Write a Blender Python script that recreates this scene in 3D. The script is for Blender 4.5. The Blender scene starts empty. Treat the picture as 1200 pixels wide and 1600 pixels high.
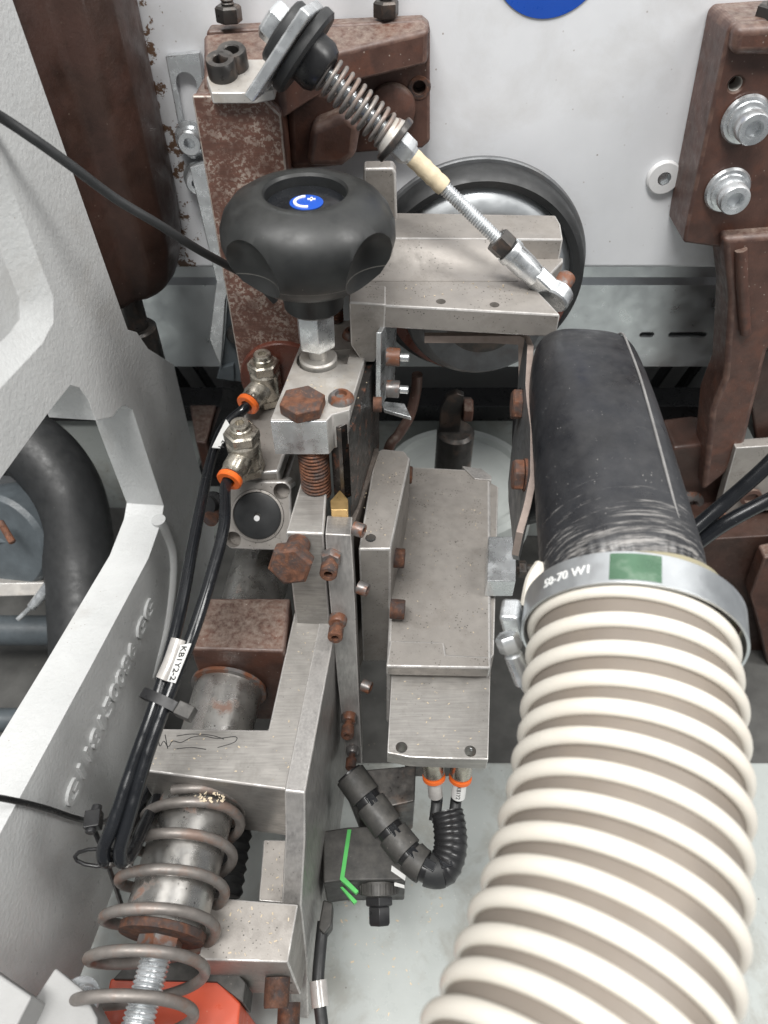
import bpy, bmesh, math, random
from mathutils import Vector, Matrix
random.seed(7)
scene = bpy.context.scene
C = scene.collection
CM = 0.01
# ---------------------------------------------------------------- camera
PITCH = math.radians(47.0)
FPX = 1155.0                       # focal length in pixels of the 1200 x 1600 photograph
CAMP = Vector((0.0, 0.0, 50.0))    # centimetres
FW = Vector((0, math.cos(PITCH), -math.sin(PITCH)))
RT = Vector((1, 0, 0))
UP = Vector((0, math.sin(PITCH), math.cos(PITCH)))
cd = bpy.data.cameras.new('camera')
cam = bpy.data.objects.new('camera', cd); C.objects.link(cam)
cam.location = CAMP * CM
cam.rotation_euler = (math.pi / 2 - PITCH, 0, 0)
cd.sensor_fit = 'VERTICAL'; cd.sensor_height = 36.0; cd.lens = 36.0 * FPX / 1600.0
cd.clip_start = 0.01; cd.clip_end = 50
cd.dof.use_dof = True; cd.dof.focus_distance = 0.345; cd.dof.aperture_fstop = 14.0
scene.camera = cam
# ---------------------------------------------------------------- world and lamps (workshop ceiling lights and an added fill lamp)
w = bpy.data.worlds.new('World'); scene.world = w; w.use_nodes = True
bg = w.node_tree.nodes['Background']; bg.inputs[0].default_value = (0.93, 0.96, 1.0, 1); bg.inputs[1].default_value = 0.27
def area(name, loc, target, sx, sy, power, col):
    l = bpy.data.lights.new(name, 'AREA'); l.shape = 'RECTANGLE'; l.size = sx; l.size_y = sy
    l.energy = power; l.color = col
    o = bpy.data.objects.new(name, l); C.objects.link(o); o.location = loc
    o.rotation_euler = (Vector(target) - Vector(loc)).to_track_quat('-Z', 'Y').to_euler()
    return o
area('ceiling_or_fill_lamp', (-0.25, -0.45, 2.0), (0, 0.2, 0.2), 1.0, 0.35, 41, (1.0, 0.985, 0.96))
area('ceiling_or_fill_lamp', (-0.8, 0.1, 2.1), (0, 0.2, 0.2), 0.5, 1.5, 19, (1.0, 0.99, 0.97))
area('ceiling_or_fill_lamp', (1.15, -0.1, 1.75), (0, 0.2, 0.2), 0.4, 1.2, 28, (1.0, 0.985, 0.96))  # fill lamp added on the right to brighten the frame's side face
scene.view_settings.view_transform = 'Standard'; scene.view_settings.look = 'None'
scene.view_settings.exposure = -0.12; scene.view_settings.gamma = 1.0; scene.view_settings.use_curve_mapping = False
scene.cycles.max_bounces = 8

# ---------------------------------------------------------------- pixel of the photograph -> point on a chosen plane (cm)
def V(*a): return Vector(a)
def ray(u, v): return FW + RT * ((u - 600.0) / FPX) + UP * ((800.0 - v) / FPX)
def PL(u, v, p, n):
    d = ray(u, v); return CAMP + d * ((p - CAMP).dot(n) / d.dot(n))
def PZ(u, v, z): return PL(u, v, V(0, 0, z), V(0, 0, 1))
def PY(u, v, y): return PL(u, v, V(0, y, 0), V(0, 1, 0))
def PS(u, v, s): return CAMP + ray(u, v) * s
def polyZ(pts, z): return [PZ(u, v, z) for u, v in pts]
def polyY(pts, y): return [PY(u, v, y) for u, v in pts]
def polyP(pts, p, n): return [PL(u, v, p, n) for u, v in pts]

# ---------------------------------------------------------------- mesh builder
def basis(ax, ref=None):
    ax = ax.normalized()
    r = ref if ref is not None else (V(0, 0, 1) if abs(ax.z) < 0.9 else V(1, 0, 0))
    a = (r - ax * r.dot(ax)).normalized(); b = ax.cross(a)
    return a, b, ax
def smooth_path(pts, k=8):
    out = []; n = len(pts)
    for i in range(n - 1):
        p0 = pts[max(i - 1, 0)]; p1 = pts[i]; p2 = pts[i + 1]; p3 = pts[min(i + 2, n - 1)]
        for j in range(k):
            t = j / k
            out.append(0.5 * ((2 * p1) + (p2 - p0) * t + (2 * p0 - 5 * p1 + 4 * p2 - p3) * t * t + (3 * p1 - p0 - 3 * p2 + p3) * t ** 3))
    out.append(pts[-1].copy()); return out
class MB:
    def __init__(s): s.v = []; s.f = []
    def add(s, vs, fs):
        o = len(s.v); s.v += [Vector(q) for q in vs]; s.f += [[i + o for i in f] for f in fs]; return s
    def prism(s, pts, vec, pts2=None):
        n = len(pts); q = pts2 if pts2 else [p + vec for p in pts]
        fs = [list(range(n)), list(range(2 * n - 1, n - 1, -1))] + [[i, i + n, (i + 1) % n + n, (i + 1) % n] for i in range(n)]
        return s.add(list(pts) + list(q), fs)
    def box(s, c, ax, ay, az):
        p = [c - ax - ay - az, c + ax - ay - az, c + ax + ay - az, c - ax + ay - az]
        return s.prism(p, az * 2)
    def rings(s, rs, caps=True, closed=False):
        n = len(rs[0]); vs = [p for r in rs for p in r]; fs = []
        m = len(rs)
        for i in range(m - (0 if closed else 1)):
            a = i * n; b = ((i + 1) % m) * n
            for j in range(n): fs.append([a + j, a + (j + 1) % n, b + (j + 1) % n, b + j])
        if caps and not closed: fs += [list(range(n))[::-1], list(range((m - 1) * n, m * n))]
        return s.add(vs, fs)
    def lathe(s, o, ax, prof, n=32, ref=None, sx=1.0, caps=True):
        a, b, c = basis(ax, ref); rs = []
        for r, h in prof:
            r = max(r, 1e-4)
            rs.append([o + c * h + (a * math.cos(2 * math.pi * k / n) + b * (sx * math.sin(2 * math.pi * k / n))) * r for k in range(n)])
        return s.rings(rs, caps)
    def cyl(s, p0, p1, r, r1=None, n=28, ch=0.0, ref=None):
        L = (p1 - p0).length; r1 = r if r1 is None else r1
        pr = [(r - ch, 0), (r, ch), (r1, L - ch), (r1 - ch, L)] if ch else [(r, 0), (r1, L)]
        return s.lathe(p0, p1 - p0, pr, n, ref)
    def tube(s, pts, r, n=14, caps=True):
        m = len(pts); rs = []; a = None
        for i in range(m):
            t = (pts[min(i + 1, m - 1)] - pts[max(i - 1, 0)]).normalized()
            if a is None: a = basis(t)[0]
            a = (a - t * a.dot(t)).normalized(); b = t.cross(a)
            q = r[i] if isinstance(r, (list, tuple)) else r
            rs.append([pts[i] + (a * math.cos(2 * math.pi * k / n) + b * math.sin(2 * math.pi * k / n)) * q for k in range(n)])
        return s.rings(rs, caps)
    def helix(s, p0, p1, R, r, turns, ph=0.0, n=10, seg=36, ends=0.0, ref=None):
        a, b, c = basis(p1 - p0, ref); L = (p1 - p0).length; N = int(turns * seg); pts = []
        for i in range(N + 1):
            t = i / N
            rr = R(t) if callable(R) else R
            th = ph + 2 * math.pi * turns * t
            pts.append(p0 + c * (L * t) + (a * math.cos(th) + b * math.sin(th)) * rr)
        return s.tube(pts, r, n)
    def thread(s, p0, p1, r, pitch, d=None, n=24):
        L = (p1 - p0).length; k = max(2, int(L / pitch)); d = d or r * 0.16; pr = []
        for i in range(k):
            z = L * i / k; h = L / k
            pr += [(r - d, z), (r, z + h * 0.35), (r, z + h * 0.6), (r - d, z + h * 0.97)]
        return s.lathe(p0, p1 - p0, pr, n)
    def head(s, p, ax, r, h, n=28, sock=0.5):       # socket cap head
        return s.lathe(p, ax, [(r, 0), (r, h * 0.9), (r * 0.93, h), (r * (sock + .08), h), (r * sock, h * 0.93), (r * sock, h * 0.4), (0, h * 0.35)], n)
    def hexa(s, p, ax, af, h, ref=None, bore=0.0):  # hexagon head or nut with turned corners
        R = af / 1.732
        pr = [(R * .94, 0), (R, h * .08), (R, h * .86), (R * .86, h)]
        if bore: pr += [(bore, h), (bore, h * .5)]
        return s.lathe(p, ax, pr, 6, ref)

def make_mesh(name, mb, origin, bevel_sharp=35):
    me = bpy.data.meshes.new(name)
    me.from_pydata([tuple((p - origin) * CM) for p in mb.v], [], mb.f); me.update()
    bm = bmesh.new(); bm.from_mesh(me)
    bmesh.ops.recalc_face_normals(bm, faces=bm.faces); bm.to_mesh(me); bm.free()
    for p in me.polygons: p.use_smooth = True
    me.set_sharp_from_angle(angle=math.radians(bevel_sharp))
    return me
ROOT = {}
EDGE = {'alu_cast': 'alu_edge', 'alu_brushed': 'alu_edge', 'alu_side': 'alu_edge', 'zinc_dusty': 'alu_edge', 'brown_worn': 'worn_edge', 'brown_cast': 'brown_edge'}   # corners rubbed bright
def root_loc(o):
    return ROOT[o.name]
def obj(name, mb, mat, parent=None, bev=0.0, seg=2, origin=None, sharp=35, ang=38):
    if parent is not None: og = ROOT[parent.name]
    else:
        if origin is None:
            lo = [min(p[i] for p in mb.v) for i in range(3)]; hi = [max(p[i] for p in mb.v) for i in range(3)]
            origin = V((lo[0] + hi[0]) / 2, (lo[1] + hi[1]) / 2, lo[2])
        og = origin
    me = make_mesh(name, mb, og, sharp)
    o = bpy.data.objects.new(name, me); C.objects.link(o)
    me.materials.append(M[mat] if isinstance(mat, str) else mat)
    if parent is not None: o.parent = parent
    else: o.location = og * CM
    ROOT[o.name] = og
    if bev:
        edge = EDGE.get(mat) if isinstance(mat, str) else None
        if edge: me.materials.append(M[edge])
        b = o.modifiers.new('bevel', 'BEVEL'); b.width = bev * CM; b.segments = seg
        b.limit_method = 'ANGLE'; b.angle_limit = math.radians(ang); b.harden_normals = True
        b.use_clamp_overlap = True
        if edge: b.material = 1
    return o
def tag(o, label, cat, group=None):
    o['label'] = label; o['category'] = cat
    if group: o['group'] = group
    return o
def thing(name, label, cat, loc, group=None):
    o = bpy.data.objects.new(name, None); C.objects.link(o); o.location = loc * CM
    o.empty_display_size = 0.01
    ROOT[o.name] = loc.copy(); return tag(o, label, cat, group)
def struct(o): o['kind'] = 'structure'; return o
def cut(o, cutters, flat=True):
    """carve holes for good: evaluate booleans and throw the cutters away"""
    tmp = []
    for mb in cutters:
        me = make_mesh('cutter', mb, ROOT[o.name]); c = bpy.data.objects.new('cutter', me); C.objects.link(c)
        c.parent = o.parent; c.location = o.location
        m = o.modifiers.new('hole', 'BOOLEAN'); m.object = c; m.operation = 'DIFFERENCE'; m.solver = 'EXACT'; tmp.append(c)
    bpy.context.view_layer.update()
    dg = bpy.context.evaluated_depsgraph_get()
    me = bpy.data.meshes.new_from_object(o.evaluated_get(dg), depsgraph=dg)
    o.modifiers.clear(); o.data = me
    if 'custom_normal' in me.attributes: me.attributes.remove(me.attributes['custom_normal'])
    for p in me.polygons: p.use_smooth = True
    me.set_sharp_from_angle(angle=math.radians(30))
    if flat:
        for p in me.polygons: p.use_smooth = p.area < 0.25e-4
    for c in tmp:
        m = c.data; bpy.data.objects.remove(c); bpy.data.meshes.remove(m)
    return o
def text_mb(body, size, fn, depth=0.05, align='LEFT', bold=0.0):
    """lettering as a mesh; fn maps (x, y, height) in cm to a point"""
    cu = bpy.data.curves.new('lettering', 'FONT'); cu.body = body; cu.size = size; cu.extrude = depth / 2
    cu.align_x = align; cu.offset = bold; cu.resolution_u = 3
    t = bpy.data.objects.new('lettering', cu); C.objects.link(t)
    bpy.context.view_layer.update()
    dg = bpy.context.evaluated_depsgraph_get()
    me = bpy.data.meshes.new_from_object(t.evaluated_get(dg), depsgraph=dg)
    mb = MB(); mb.add([fn(q.co.x, q.co.y, q.co.z + depth / 2) for q in me.vertices], [list(p.vertices) for p in me.polygons])
    bpy.data.objects.remove(t); bpy.data.curves.remove(cu); bpy.data.meshes.remove(me)
    return mb

# ---------------------------------------------------------------- materials
M = {}
def material(name, base, rough=0.5, metal=0.0, var=0.15, vscale=1.2, bump=0.0, bscale=8.0, bdist=0.02,
             tint_mod=0.0, rnd=0.0, tint=None, tint_amt=0.5, tint_scale=0.6, tint_thr=(0.5, 0.62), dots=None, dot_col=(0.02, 0.018, 0.015), dot_amt=0.06, dot_scale=5.0,
             dust=0.0, dust_col=(0.42, 0.39, 0.35), dust_scale=1.5, brush=None, rvar=0.12, spec=0.5, coat=0.0, subs=0.0, chips=0.0):
    m = bpy.data.materials.new(name); m.use_nodes = True; nt = m.node_tree; N = nt.nodes; L = nt.links
    bs = N['Principled BSDF']; tc = N.new('ShaderNodeTexCoord')
    mp = N.new('ShaderNodeMapping'); mp.inputs['Scale'].default_value = (100, 100, 100)   # work in centimetres
    geo = N.new('ShaderNodeNewGeometry')
    L.new(geo.outputs['Position'], mp.inputs['Vector'])
    vec = mp.outputs['Vector']
    def noise(scale, detail=5, rough_=0.55, v=None, dist=0.0):
        n = N.new('ShaderNodeTexNoise'); n.inputs['Scale'].default_value = scale; n.inputs['Detail'].default_value = detail
        n.inputs['Roughness'].default_value = rough_; n.inputs['Distortion'].default_value = dist
        L.new(v or vec, n.inputs['Vector']); return n.outputs['Fac']
    def ramp(fac, a, b, ca=(0, 0, 0, 1), cb=(1, 1, 1, 1)):
        r = N.new('ShaderNodeValToRGB'); r.color_ramp.elements[0].position = a; r.color_ramp.elements[1].position = b
        r.color_ramp.elements[0].color = ca; r.color_ramp.elements[1].color = cb; L.new(fac, r.inputs['Fac']); return r.outputs['Color']
    def mix(fac, c1, c2, mode='MIX', k=1.0):
        x = N.new('ShaderNodeMix'); x.data_type = 'RGBA'; x.blend_type = mode
        if isinstance(fac, (int, float)): x.inputs[0].default_value = fac
        elif k != 1.0:
            mu = N.new('ShaderNodeMath'); mu.operation = 'MULTIPLY'; mu.inputs[1].default_value = k; L.new(fac, mu.inputs[0]); L.new(mu.outputs[0], x.inputs[0])
        else: L.new(fac, x.inputs[0])
        for i, c in ((6, c1), (7, c2)):
            if isinstance(c, tuple): x.inputs[i].default_value = (*c[:3], 1)
            else: L.new(c, x.inputs[i])
        return x.outputs[2]
    f1 = noise(vscale, 6, 0.6)
    lo = tuple(max(0, c * (1 - var)) for c in base); hi = tuple(min(1, c * (1 + var)) for c in base)
    col = ramp(f1, 0.3, 0.7, (*lo, 1), (*hi, 1))
    if brush:                              # fine machining lines along one direction
        m2 = N.new('ShaderNodeMapping'); m2.inputs['Scale'].default_value = tuple(100 * q for q in brush)
        L.new(geo.outputs['Position'], m2.inputs['Vector'])
        fb = noise(1.0, 3, 0.6, m2.outputs['Vector'])
        col = mix(0.5, col, ramp(fb, 0.25, 0.75, (0.45, 0.45, 0.45, 1), (1.35, 1.35, 1.35, 1)), 'MULTIPLY')
    metal_in = None
    if tint:
        ft = ramp(noise(tint_scale, 8, 0.65, dist=0.3), *tint_thr)
        if tint_mod:
            fm = ramp(noise(tint_mod, 4), 0.35, 0.62); mu = N.new('ShaderNodeMath'); mu.operation = 'MULTIPLY'; L.new(ft, mu.inputs[0]); L.new(fm, mu.inputs[1]); ft = mu.outputs[0]
        col = mix(ft, col, tint, 'MIX', tint_amt); metal_in = ft
    if dust:
        sep = N.new('ShaderNodeSeparateXYZ'); L.new(geo.outputs['Normal'], sep.inputs[0])
        up = ramp(sep.outputs['Z'], 0.25, 0.95)
        dn = ramp(noise(dust_scale, 8, 0.7), 0.35, 0.72)
        mu = N.new('ShaderNodeMath'); mu.operation = 'MULTIPLY'; L.new(up, mu.inputs[0]); L.new(dn, mu.inputs[1])
        col = mix(mu.outputs[0], col, dust_col, 'MIX', dust)
    if dots:
        vo = N.new('ShaderNodeTexVoronoi'); vo.inputs['Scale'].default_value = dot_scale; L.new(vec, vo.inputs['Vector'])
        msk = ramp(vo.outputs['Distance'], dot_amt, dot_amt * 1.7, (1, 1, 1, 1), (0, 0, 0, 1))
        cl = ramp(noise(0.9, 3), 0.45, 0.6)
        mu = N.new('ShaderNodeMath'); mu.operation = 'MULTIPLY'; L.new(msk, mu.inputs[0]); L.new(cl, mu.inputs[1])
        col = mix(mu.outputs[0], col, dot_col, 'MIX', dots)
    if chips:
        vo = N.new('ShaderNodeTexVoronoi'); vo.inputs['Scale'].default_value = 2.6; vo.inputs['Randomness'].default_value = 1; L.new(vec, vo.inputs['Vector'])
        msk = ramp(vo.outputs['Distance'], 0.045, 0.075, (1, 1, 1, 1), (0, 0, 0, 1))
        col = mix(msk, col, (0.75, 0.70, 0.62), 'MIX', chips)
    if rnd:
        oi = N.new('ShaderNodeObjectInfo'); col = mix(1.0, col, ramp(oi.outputs['Random'], 0.0, 1.0, (1 - rnd, 1 - rnd * .9, 1 - rnd * .75, 1), (1 + rnd * .4, 1 + rnd * .4, 1 + rnd * .4, 1)), 'MULTIPLY')
    L.new(col, bs.inputs['Base Color'])
    rr = ramp(noise(vscale * 2.3, 5), 0.3, 0.7, (max(0.04, rough - rvar),) * 3 + (1,), (min(1, rough + rvar),) * 3 + (1,))
    L.new(rr, bs.inputs['Roughness'])
    bs.inputs['Metallic'].default_value = metal
    if metal and metal_in is not None:
        mm = N.new('ShaderNodeMapRange'); mm.inputs[3].default_value = metal; mm.inputs[4].default_value = metal * (1 - tint_amt); L.new(metal_in, mm.inputs[0]); L.new(mm.outputs[0], bs.inputs['Metallic'])
    bs.inputs['Specular IOR Level'].default_value = spec
    if coat: bs.inputs['Coat Weight'].default_value = coat; bs.inputs['Coat Roughness'].default_value = 0.15
    if subs: bs.inputs['Subsurface Weight'].default_value = subs; bs.inputs['Subsurface Radius'].default_value = (0.004, 0.003, 0.002)
    if bump:
        b = N.new('ShaderNodeBump'); b.inputs['Strength'].default_value = bump; b.inputs['Distance'].default_value = bdist * CM
        L.new(noise(bscale, 4, 0.55), b.inputs['Height']); L.new(b.outputs['Normal'], bs.inputs['Normal'])
    M[name] = m; return m

material('wall_paint', (0.74, 0.75, 0.77), 0.42, var=0.03, vscale=0.5, bump=0.25, bscale=9, bdist=0.01, tint=(0.44, 0.41, 0.37), tint_amt=0.42, tint_scale=0.2, tint_thr=(0.50, 0.78), dots=0.7, dot_amt=0.05, dot_scale=1.6, dot_col=(0.2, 0.13, 0.09))
material('cast_paint', (0.64, 0.65, 0.645), 0.38, var=0.05, vscale=0.6, bump=0.7, bscale=5.0, bdist=0.05, tint=(0.36, 0.32, 0.27), tint_amt=0.3, tint_scale=0.25, tint_thr=(0.55, 0.75), dots=0.5, dot_amt=0.05, dot_scale=2.2, dot_col=(0.25, 0.19, 0.14))
material('base_paint', (0.40, 0.425, 0.41), 0.34, var=0.05, vscale=0.3, bump=0.3, bscale=3, bdist=0.02, dots=0.8, dot_amt=0.05, dot_scale=1.3, dot_col=(0.12, 0.1, 0.08), tint=(0.28, 0.275, 0.245), tint_amt=0.6, tint_scale=0.3, chips=0.6)
material('brown_cast', (0.080, 0.040, 0.030), 0.42, var=0.3, vscale=0.9, bump=0.5, bscale=7, bdist=0.03, tint=(0.13, 0.052, 0.033), tint_amt=0.6, tint_scale=0.5, dust=0.9, dust_scale=3.2, dust_col=(0.265, 0.215, 0.18), dots=0.6, dot_col=(0.45, 0.4, 0.35), dot_amt=0.07, dot_scale=3.0)
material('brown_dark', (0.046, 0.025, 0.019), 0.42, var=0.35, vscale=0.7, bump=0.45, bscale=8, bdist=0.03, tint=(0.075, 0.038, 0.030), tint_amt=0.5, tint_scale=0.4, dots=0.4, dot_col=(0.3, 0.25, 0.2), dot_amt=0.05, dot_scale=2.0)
material('brown_red', (0.14, 0.045, 0.03), 0.3, var=0.2, vscale=0.8, tint=(0.05, 0.02, 0.015), tint_amt=0.5, tint_scale=0.5, bump=0.2, bscale=4)
material('alu_cast', (0.335, 0.312, 0.288), 0.52, metal=0.45, var=0.10, vscale=0.8, bump=0.5, bscale=16, bdist=0.012, tint=(0.185, 0.168, 0.15), tint_amt=0.75, tint_scale=0.45, dots=0.8, dot_amt=0.14, dot_scale=6.0, dust=0.45, dust_col=(0.33, 0.305, 0.28))
material('alu_brushed', (0.385, 0.368, 0.345), 0.42, metal=0.6, var=0.08, vscale=0.7, brush=(0.7, 11, 11), bump=0.15, bscale=14, bdist=0.008, tint=(0.19, 0.18, 0.165), tint_amt=0.65, tint_scale=0.5, dots=0.5, dot_amt=0.08, dot_scale=4.0, dust=0.35, dust_col=(0.36, 0.34, 0.32))
material('alu_side', (0.42, 0.405, 0.39), 0.4, metal=0.6, var=0.06, vscale=0.7, brush=(8, 8, 0.8), tint=(0.30, 0.285, 0.27), tint_amt=0.5, tint_scale=0.4, dots=0.4, dot_amt=0.06, dot_scale=3.0)
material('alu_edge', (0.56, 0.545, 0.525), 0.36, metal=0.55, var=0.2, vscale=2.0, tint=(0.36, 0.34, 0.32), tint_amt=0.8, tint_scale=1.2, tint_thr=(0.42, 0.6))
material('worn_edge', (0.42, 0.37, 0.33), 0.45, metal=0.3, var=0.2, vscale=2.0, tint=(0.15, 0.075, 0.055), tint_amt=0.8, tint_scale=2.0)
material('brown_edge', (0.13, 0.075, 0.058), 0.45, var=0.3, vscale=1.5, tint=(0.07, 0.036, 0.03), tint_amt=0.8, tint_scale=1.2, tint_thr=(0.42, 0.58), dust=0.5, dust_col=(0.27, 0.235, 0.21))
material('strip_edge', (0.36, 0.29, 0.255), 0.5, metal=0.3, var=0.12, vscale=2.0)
material('seam_grey', (0.20, 0.195, 0.19), 0.5, var=0.2, vscale=2)
material('steel_dull', (0.16, 0.165, 0.17), 0.45, metal=0.5, var=0.2, vscale=0.8, tint=(0.09, 0.08, 0.075), tint_amt=0.6, tint_scale=0.5)
material('zinc', (0.66, 0.68, 0.69), 0.3, metal=0.85, var=0.14, vscale=0.9, tint=(0.46, 0.48, 0.50), tint_amt=0.4, tint_scale=0.9, bump=0.1, bscale=10, bdist=0.01, dots=0.4, dot_amt=0.06, dot_scale=3.0)
material('zinc_sheet', (0.62, 0.645, 0.66), 0.36, metal=0.9, var=0.08, vscale=0.35, tint=(0.5, 0.53, 0.55), tint_amt=0.25, tint_scale=0.3, rvar=0.1, bump=0.08, bscale=2)
material('zinc_dusty', (0.56, 0.54, 0.51), 0.45, metal=0.5, var=0.12, vscale=0.9, tint=(0.30, 0.265, 0.22), tint_amt=0.6, tint_scale=0.5, dust=0.6, dust_col=(0.40, 0.36, 0.31), dots=0.6, dot_amt=0.08, dot_scale=4.0)
material('steel_tube', (0.48, 0.47, 0.45), 0.3, metal=0.9, var=0.25, vscale=0.6, tint=(0.20, 0.07, 0.03), tint_amt=0.75, tint_scale=0.55, tint_thr=(0.60, 0.68), dots=0.8, dot_amt=0.10, dot_scale=3.0, dust=0.3, dust_col=(0.30, 0.27, 0.23))
material('spring_steel', (0.24, 0.22, 0.205), 0.5, metal=0.5, var=0.2, vscale=1.4, tint=(0.18, 0.085, 0.05), tint_amt=0.6, tint_scale=0.7, dust=0.3, dust_col=(0.36, 0.32, 0.28))
material('rust', (0.155, 0.062, 0.032), 0.78, var=0.55, vscale=2.6, bump=0.8, bscale=7, bdist=0.035, tint=(0.07, 0.055, 0.05), tint_amt=0.85, tint_scale=1.7, tint_thr=(0.44, 0.6), rnd=0.5, dots=0.6, dot_col=(0.3, 0.15, 0.08), dot_amt=0.16, dot_scale=6)
material('rust_grey', (0.20, 0.19, 0.185), 0.42, metal=0.6, var=0.2, vscale=1.5, tint=(0.17, 0.066, 0.033), tint_amt=0.95, tint_scale=1.0, tint_thr=(0.46, 0.56))
material('dark_steel', (0.055, 0.052, 0.05), 0.38, metal=0.5, var=0.3, vscale=1.3, tint=(0.11, 0.07, 0.05), tint_amt=0.6, tint_scale=0.9, dust=0.2)
material('slide_steel', (0.045, 0.042, 0.04), 0.35, metal=0.5, var=0.35, vscale=1.6, tint=(0.22, 0.08, 0.04), tint_amt=0.8, tint_scale=1.4, tint_thr=(0.57, 0.66), dots=0.6, dot_amt=0.06, dot_scale=3.5, dot_col=(0.5, 0.45, 0.4))
material('plate_brown', (0.20, 0.17, 0.15), 0.45, metal=0.5, var=0.2, vscale=1.0, tint=(0.10, 0.075, 0.06), tint_amt=0.7, tint_scale=0.6, brush=(8, 8, 0.6))
material('black_rubber', (0.022, 0.023, 0.024), 0.5, var=0.25, vscale=0.8, bump=0.12, bscale=14, bdist=0.01, dust=0.10, dust_col=(0.16, 0.16, 0.15), dots=0.35, dot_col=(0.4, 0.38, 0.35), dot_amt=0.035, dot_scale=2.5)
material('knob_rubber', (0.017, 0.018, 0.018), 0.44, var=0.25, vscale=0.5, bump=0.15, bscale=18, bdist=0.008, dust=0.22, dust_scale=1.1, dust_col=(0.085, 0.087, 0.08), dots=0.5, dot_col=(0.4, 0.38, 0.33), dot_amt=0.03, dot_scale=2.0)
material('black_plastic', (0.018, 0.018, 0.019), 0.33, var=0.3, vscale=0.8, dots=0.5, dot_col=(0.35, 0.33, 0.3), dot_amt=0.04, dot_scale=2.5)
material('black_gloss', (0.010, 0.011, 0.013), 0.2, var=0.2, vscale=0.8, dots=0.3, dot_col=(0.3, 0.3, 0.3), dot_amt=0.03, dot_scale=2.0)
material('plastic_dusty', (0.040, 0.039, 0.037), 0.55, var=0.25, vscale=0.8, dust=0.5, dust_col=(0.16, 0.15, 0.135), dots=0.6, dot_col=(0.35, 0.32, 0.28), dot_amt=0.06, dot_scale=3.5)
material('hood_plastic', (0.013, 0.014, 0.017), 0.40, var=0.3, vscale=0.6, bump=0.25, bscale=9, bdist=0.012, tint=(0.06, 0.06, 0.063), tint_amt=0.35, tint_scale=0.28, tint_thr=(0.45, 0.75), dust=0.08, dust_col=(0.22, 0.21, 0.2), dots=0.8, dot_col=(0.38, 0.37, 0.35), dot_amt=0.06, dot_scale=4.5, rvar=0.15)
material('hose_rib', (0.70, 0.66, 0.585), 0.36, var=0.03, vscale=0.4, tint=(0.66, 0.60, 0.52), tint_amt=0.4, tint_scale=0.3, bump=0.05, bscale=4)
material('hose_wall', (0.20, 0.172, 0.145), 0.45, var=0.07, vscale=0.5, tint=(0.22, 0.185, 0.15), tint_amt=0.5, tint_scale=0.3, bump=0.1, bscale=3)
material('hose_cuff', (0.30, 0.27, 0.18), 0.5, var=0.1, vscale=0.8)
material('green_paint', (0.10, 0.19, 0.12), 0.3, metal=0.5, var=0.12, vscale=1.2, tint=(0.17, 0.24, 0.18), tint_amt=0.7, tint_scale=0.9)
material('green_line', (0.10, 0.52, 0.12), 0.4, var=0.1)
material('blue_print', (0.012, 0.075, 0.42), 0.35, var=0.05)
material('white_print', (0.8, 0.8, 0.8), 0.4, var=0.03)
material('label_white', (0.78, 0.78, 0.76), 0.45, var=0.05, vscale=1.5)
material('ink', (0.03, 0.03, 0.03), 0.5, var=0.1)
material('sleeve', (0.42, 0.40, 0.38), 0.18, var=0.15, vscale=2.0, coat=0.4)
material('orange_plastic', (0.78, 0.15, 0.025), 0.35, var=0.06)
material('brass_nickel', (0.50, 0.465, 0.40), 0.26, metal=0.9, var=0.15, vscale=1.5, tint=(0.40, 0.365, 0.31), tint_amt=0.4, tint_scale=1.0, dust=0.15)
material('brass', (0.50, 0.34, 0.15), 0.38, metal=0.75, var=0.1, vscale=1.5)
material('red_paint', (0.66, 0.10, 0.045), 0.38, var=0.08, vscale=0.8, dots=0.5, dot_col=(0.75, 0.5, 0.4), dot_amt=0.05, dot_scale=3)
material('tape', (0.62, 0.52, 0.36), 0.6, var=0.12, vscale=2.2, bump=0.5, bscale=5, bdist=0.04)
material('white_enamel', (0.72, 0.72, 0.72), 0.35, var=0.03, vscale=1.0)
material('grey_paint', (0.085, 0.10, 0.11), 0.45, var=0.2, vscale=0.9, bump=0.4, bscale=6, bdist=0.03)
material('light_grey', (0.33, 0.33, 0.325), 0.42, var=0.08, vscale=0.5, bump=0.3, bscale=8, bdist=0.02)
material('pale_disc', (0.52, 0.55, 0.53), 0.4, var=0.08, vscale=0.4)
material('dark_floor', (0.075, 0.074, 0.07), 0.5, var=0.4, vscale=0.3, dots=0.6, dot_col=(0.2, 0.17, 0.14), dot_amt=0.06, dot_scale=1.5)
material('wood_dust', (0.60, 0.50, 0.36), 0.8, var=0.25, vscale=3)
material('brown_worn', (0.14, 0.068, 0.05), 0.5, var=0.25, vscale=0.9, tint=(0.42, 0.36, 0.31), tint_amt=0.8, tint_scale=6.5, tint_thr=(0.50, 0.55), tint_mod=0.9, brush=(0.8, 3, 9), bump=0.4, bscale=6, bdist=0.02)
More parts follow.
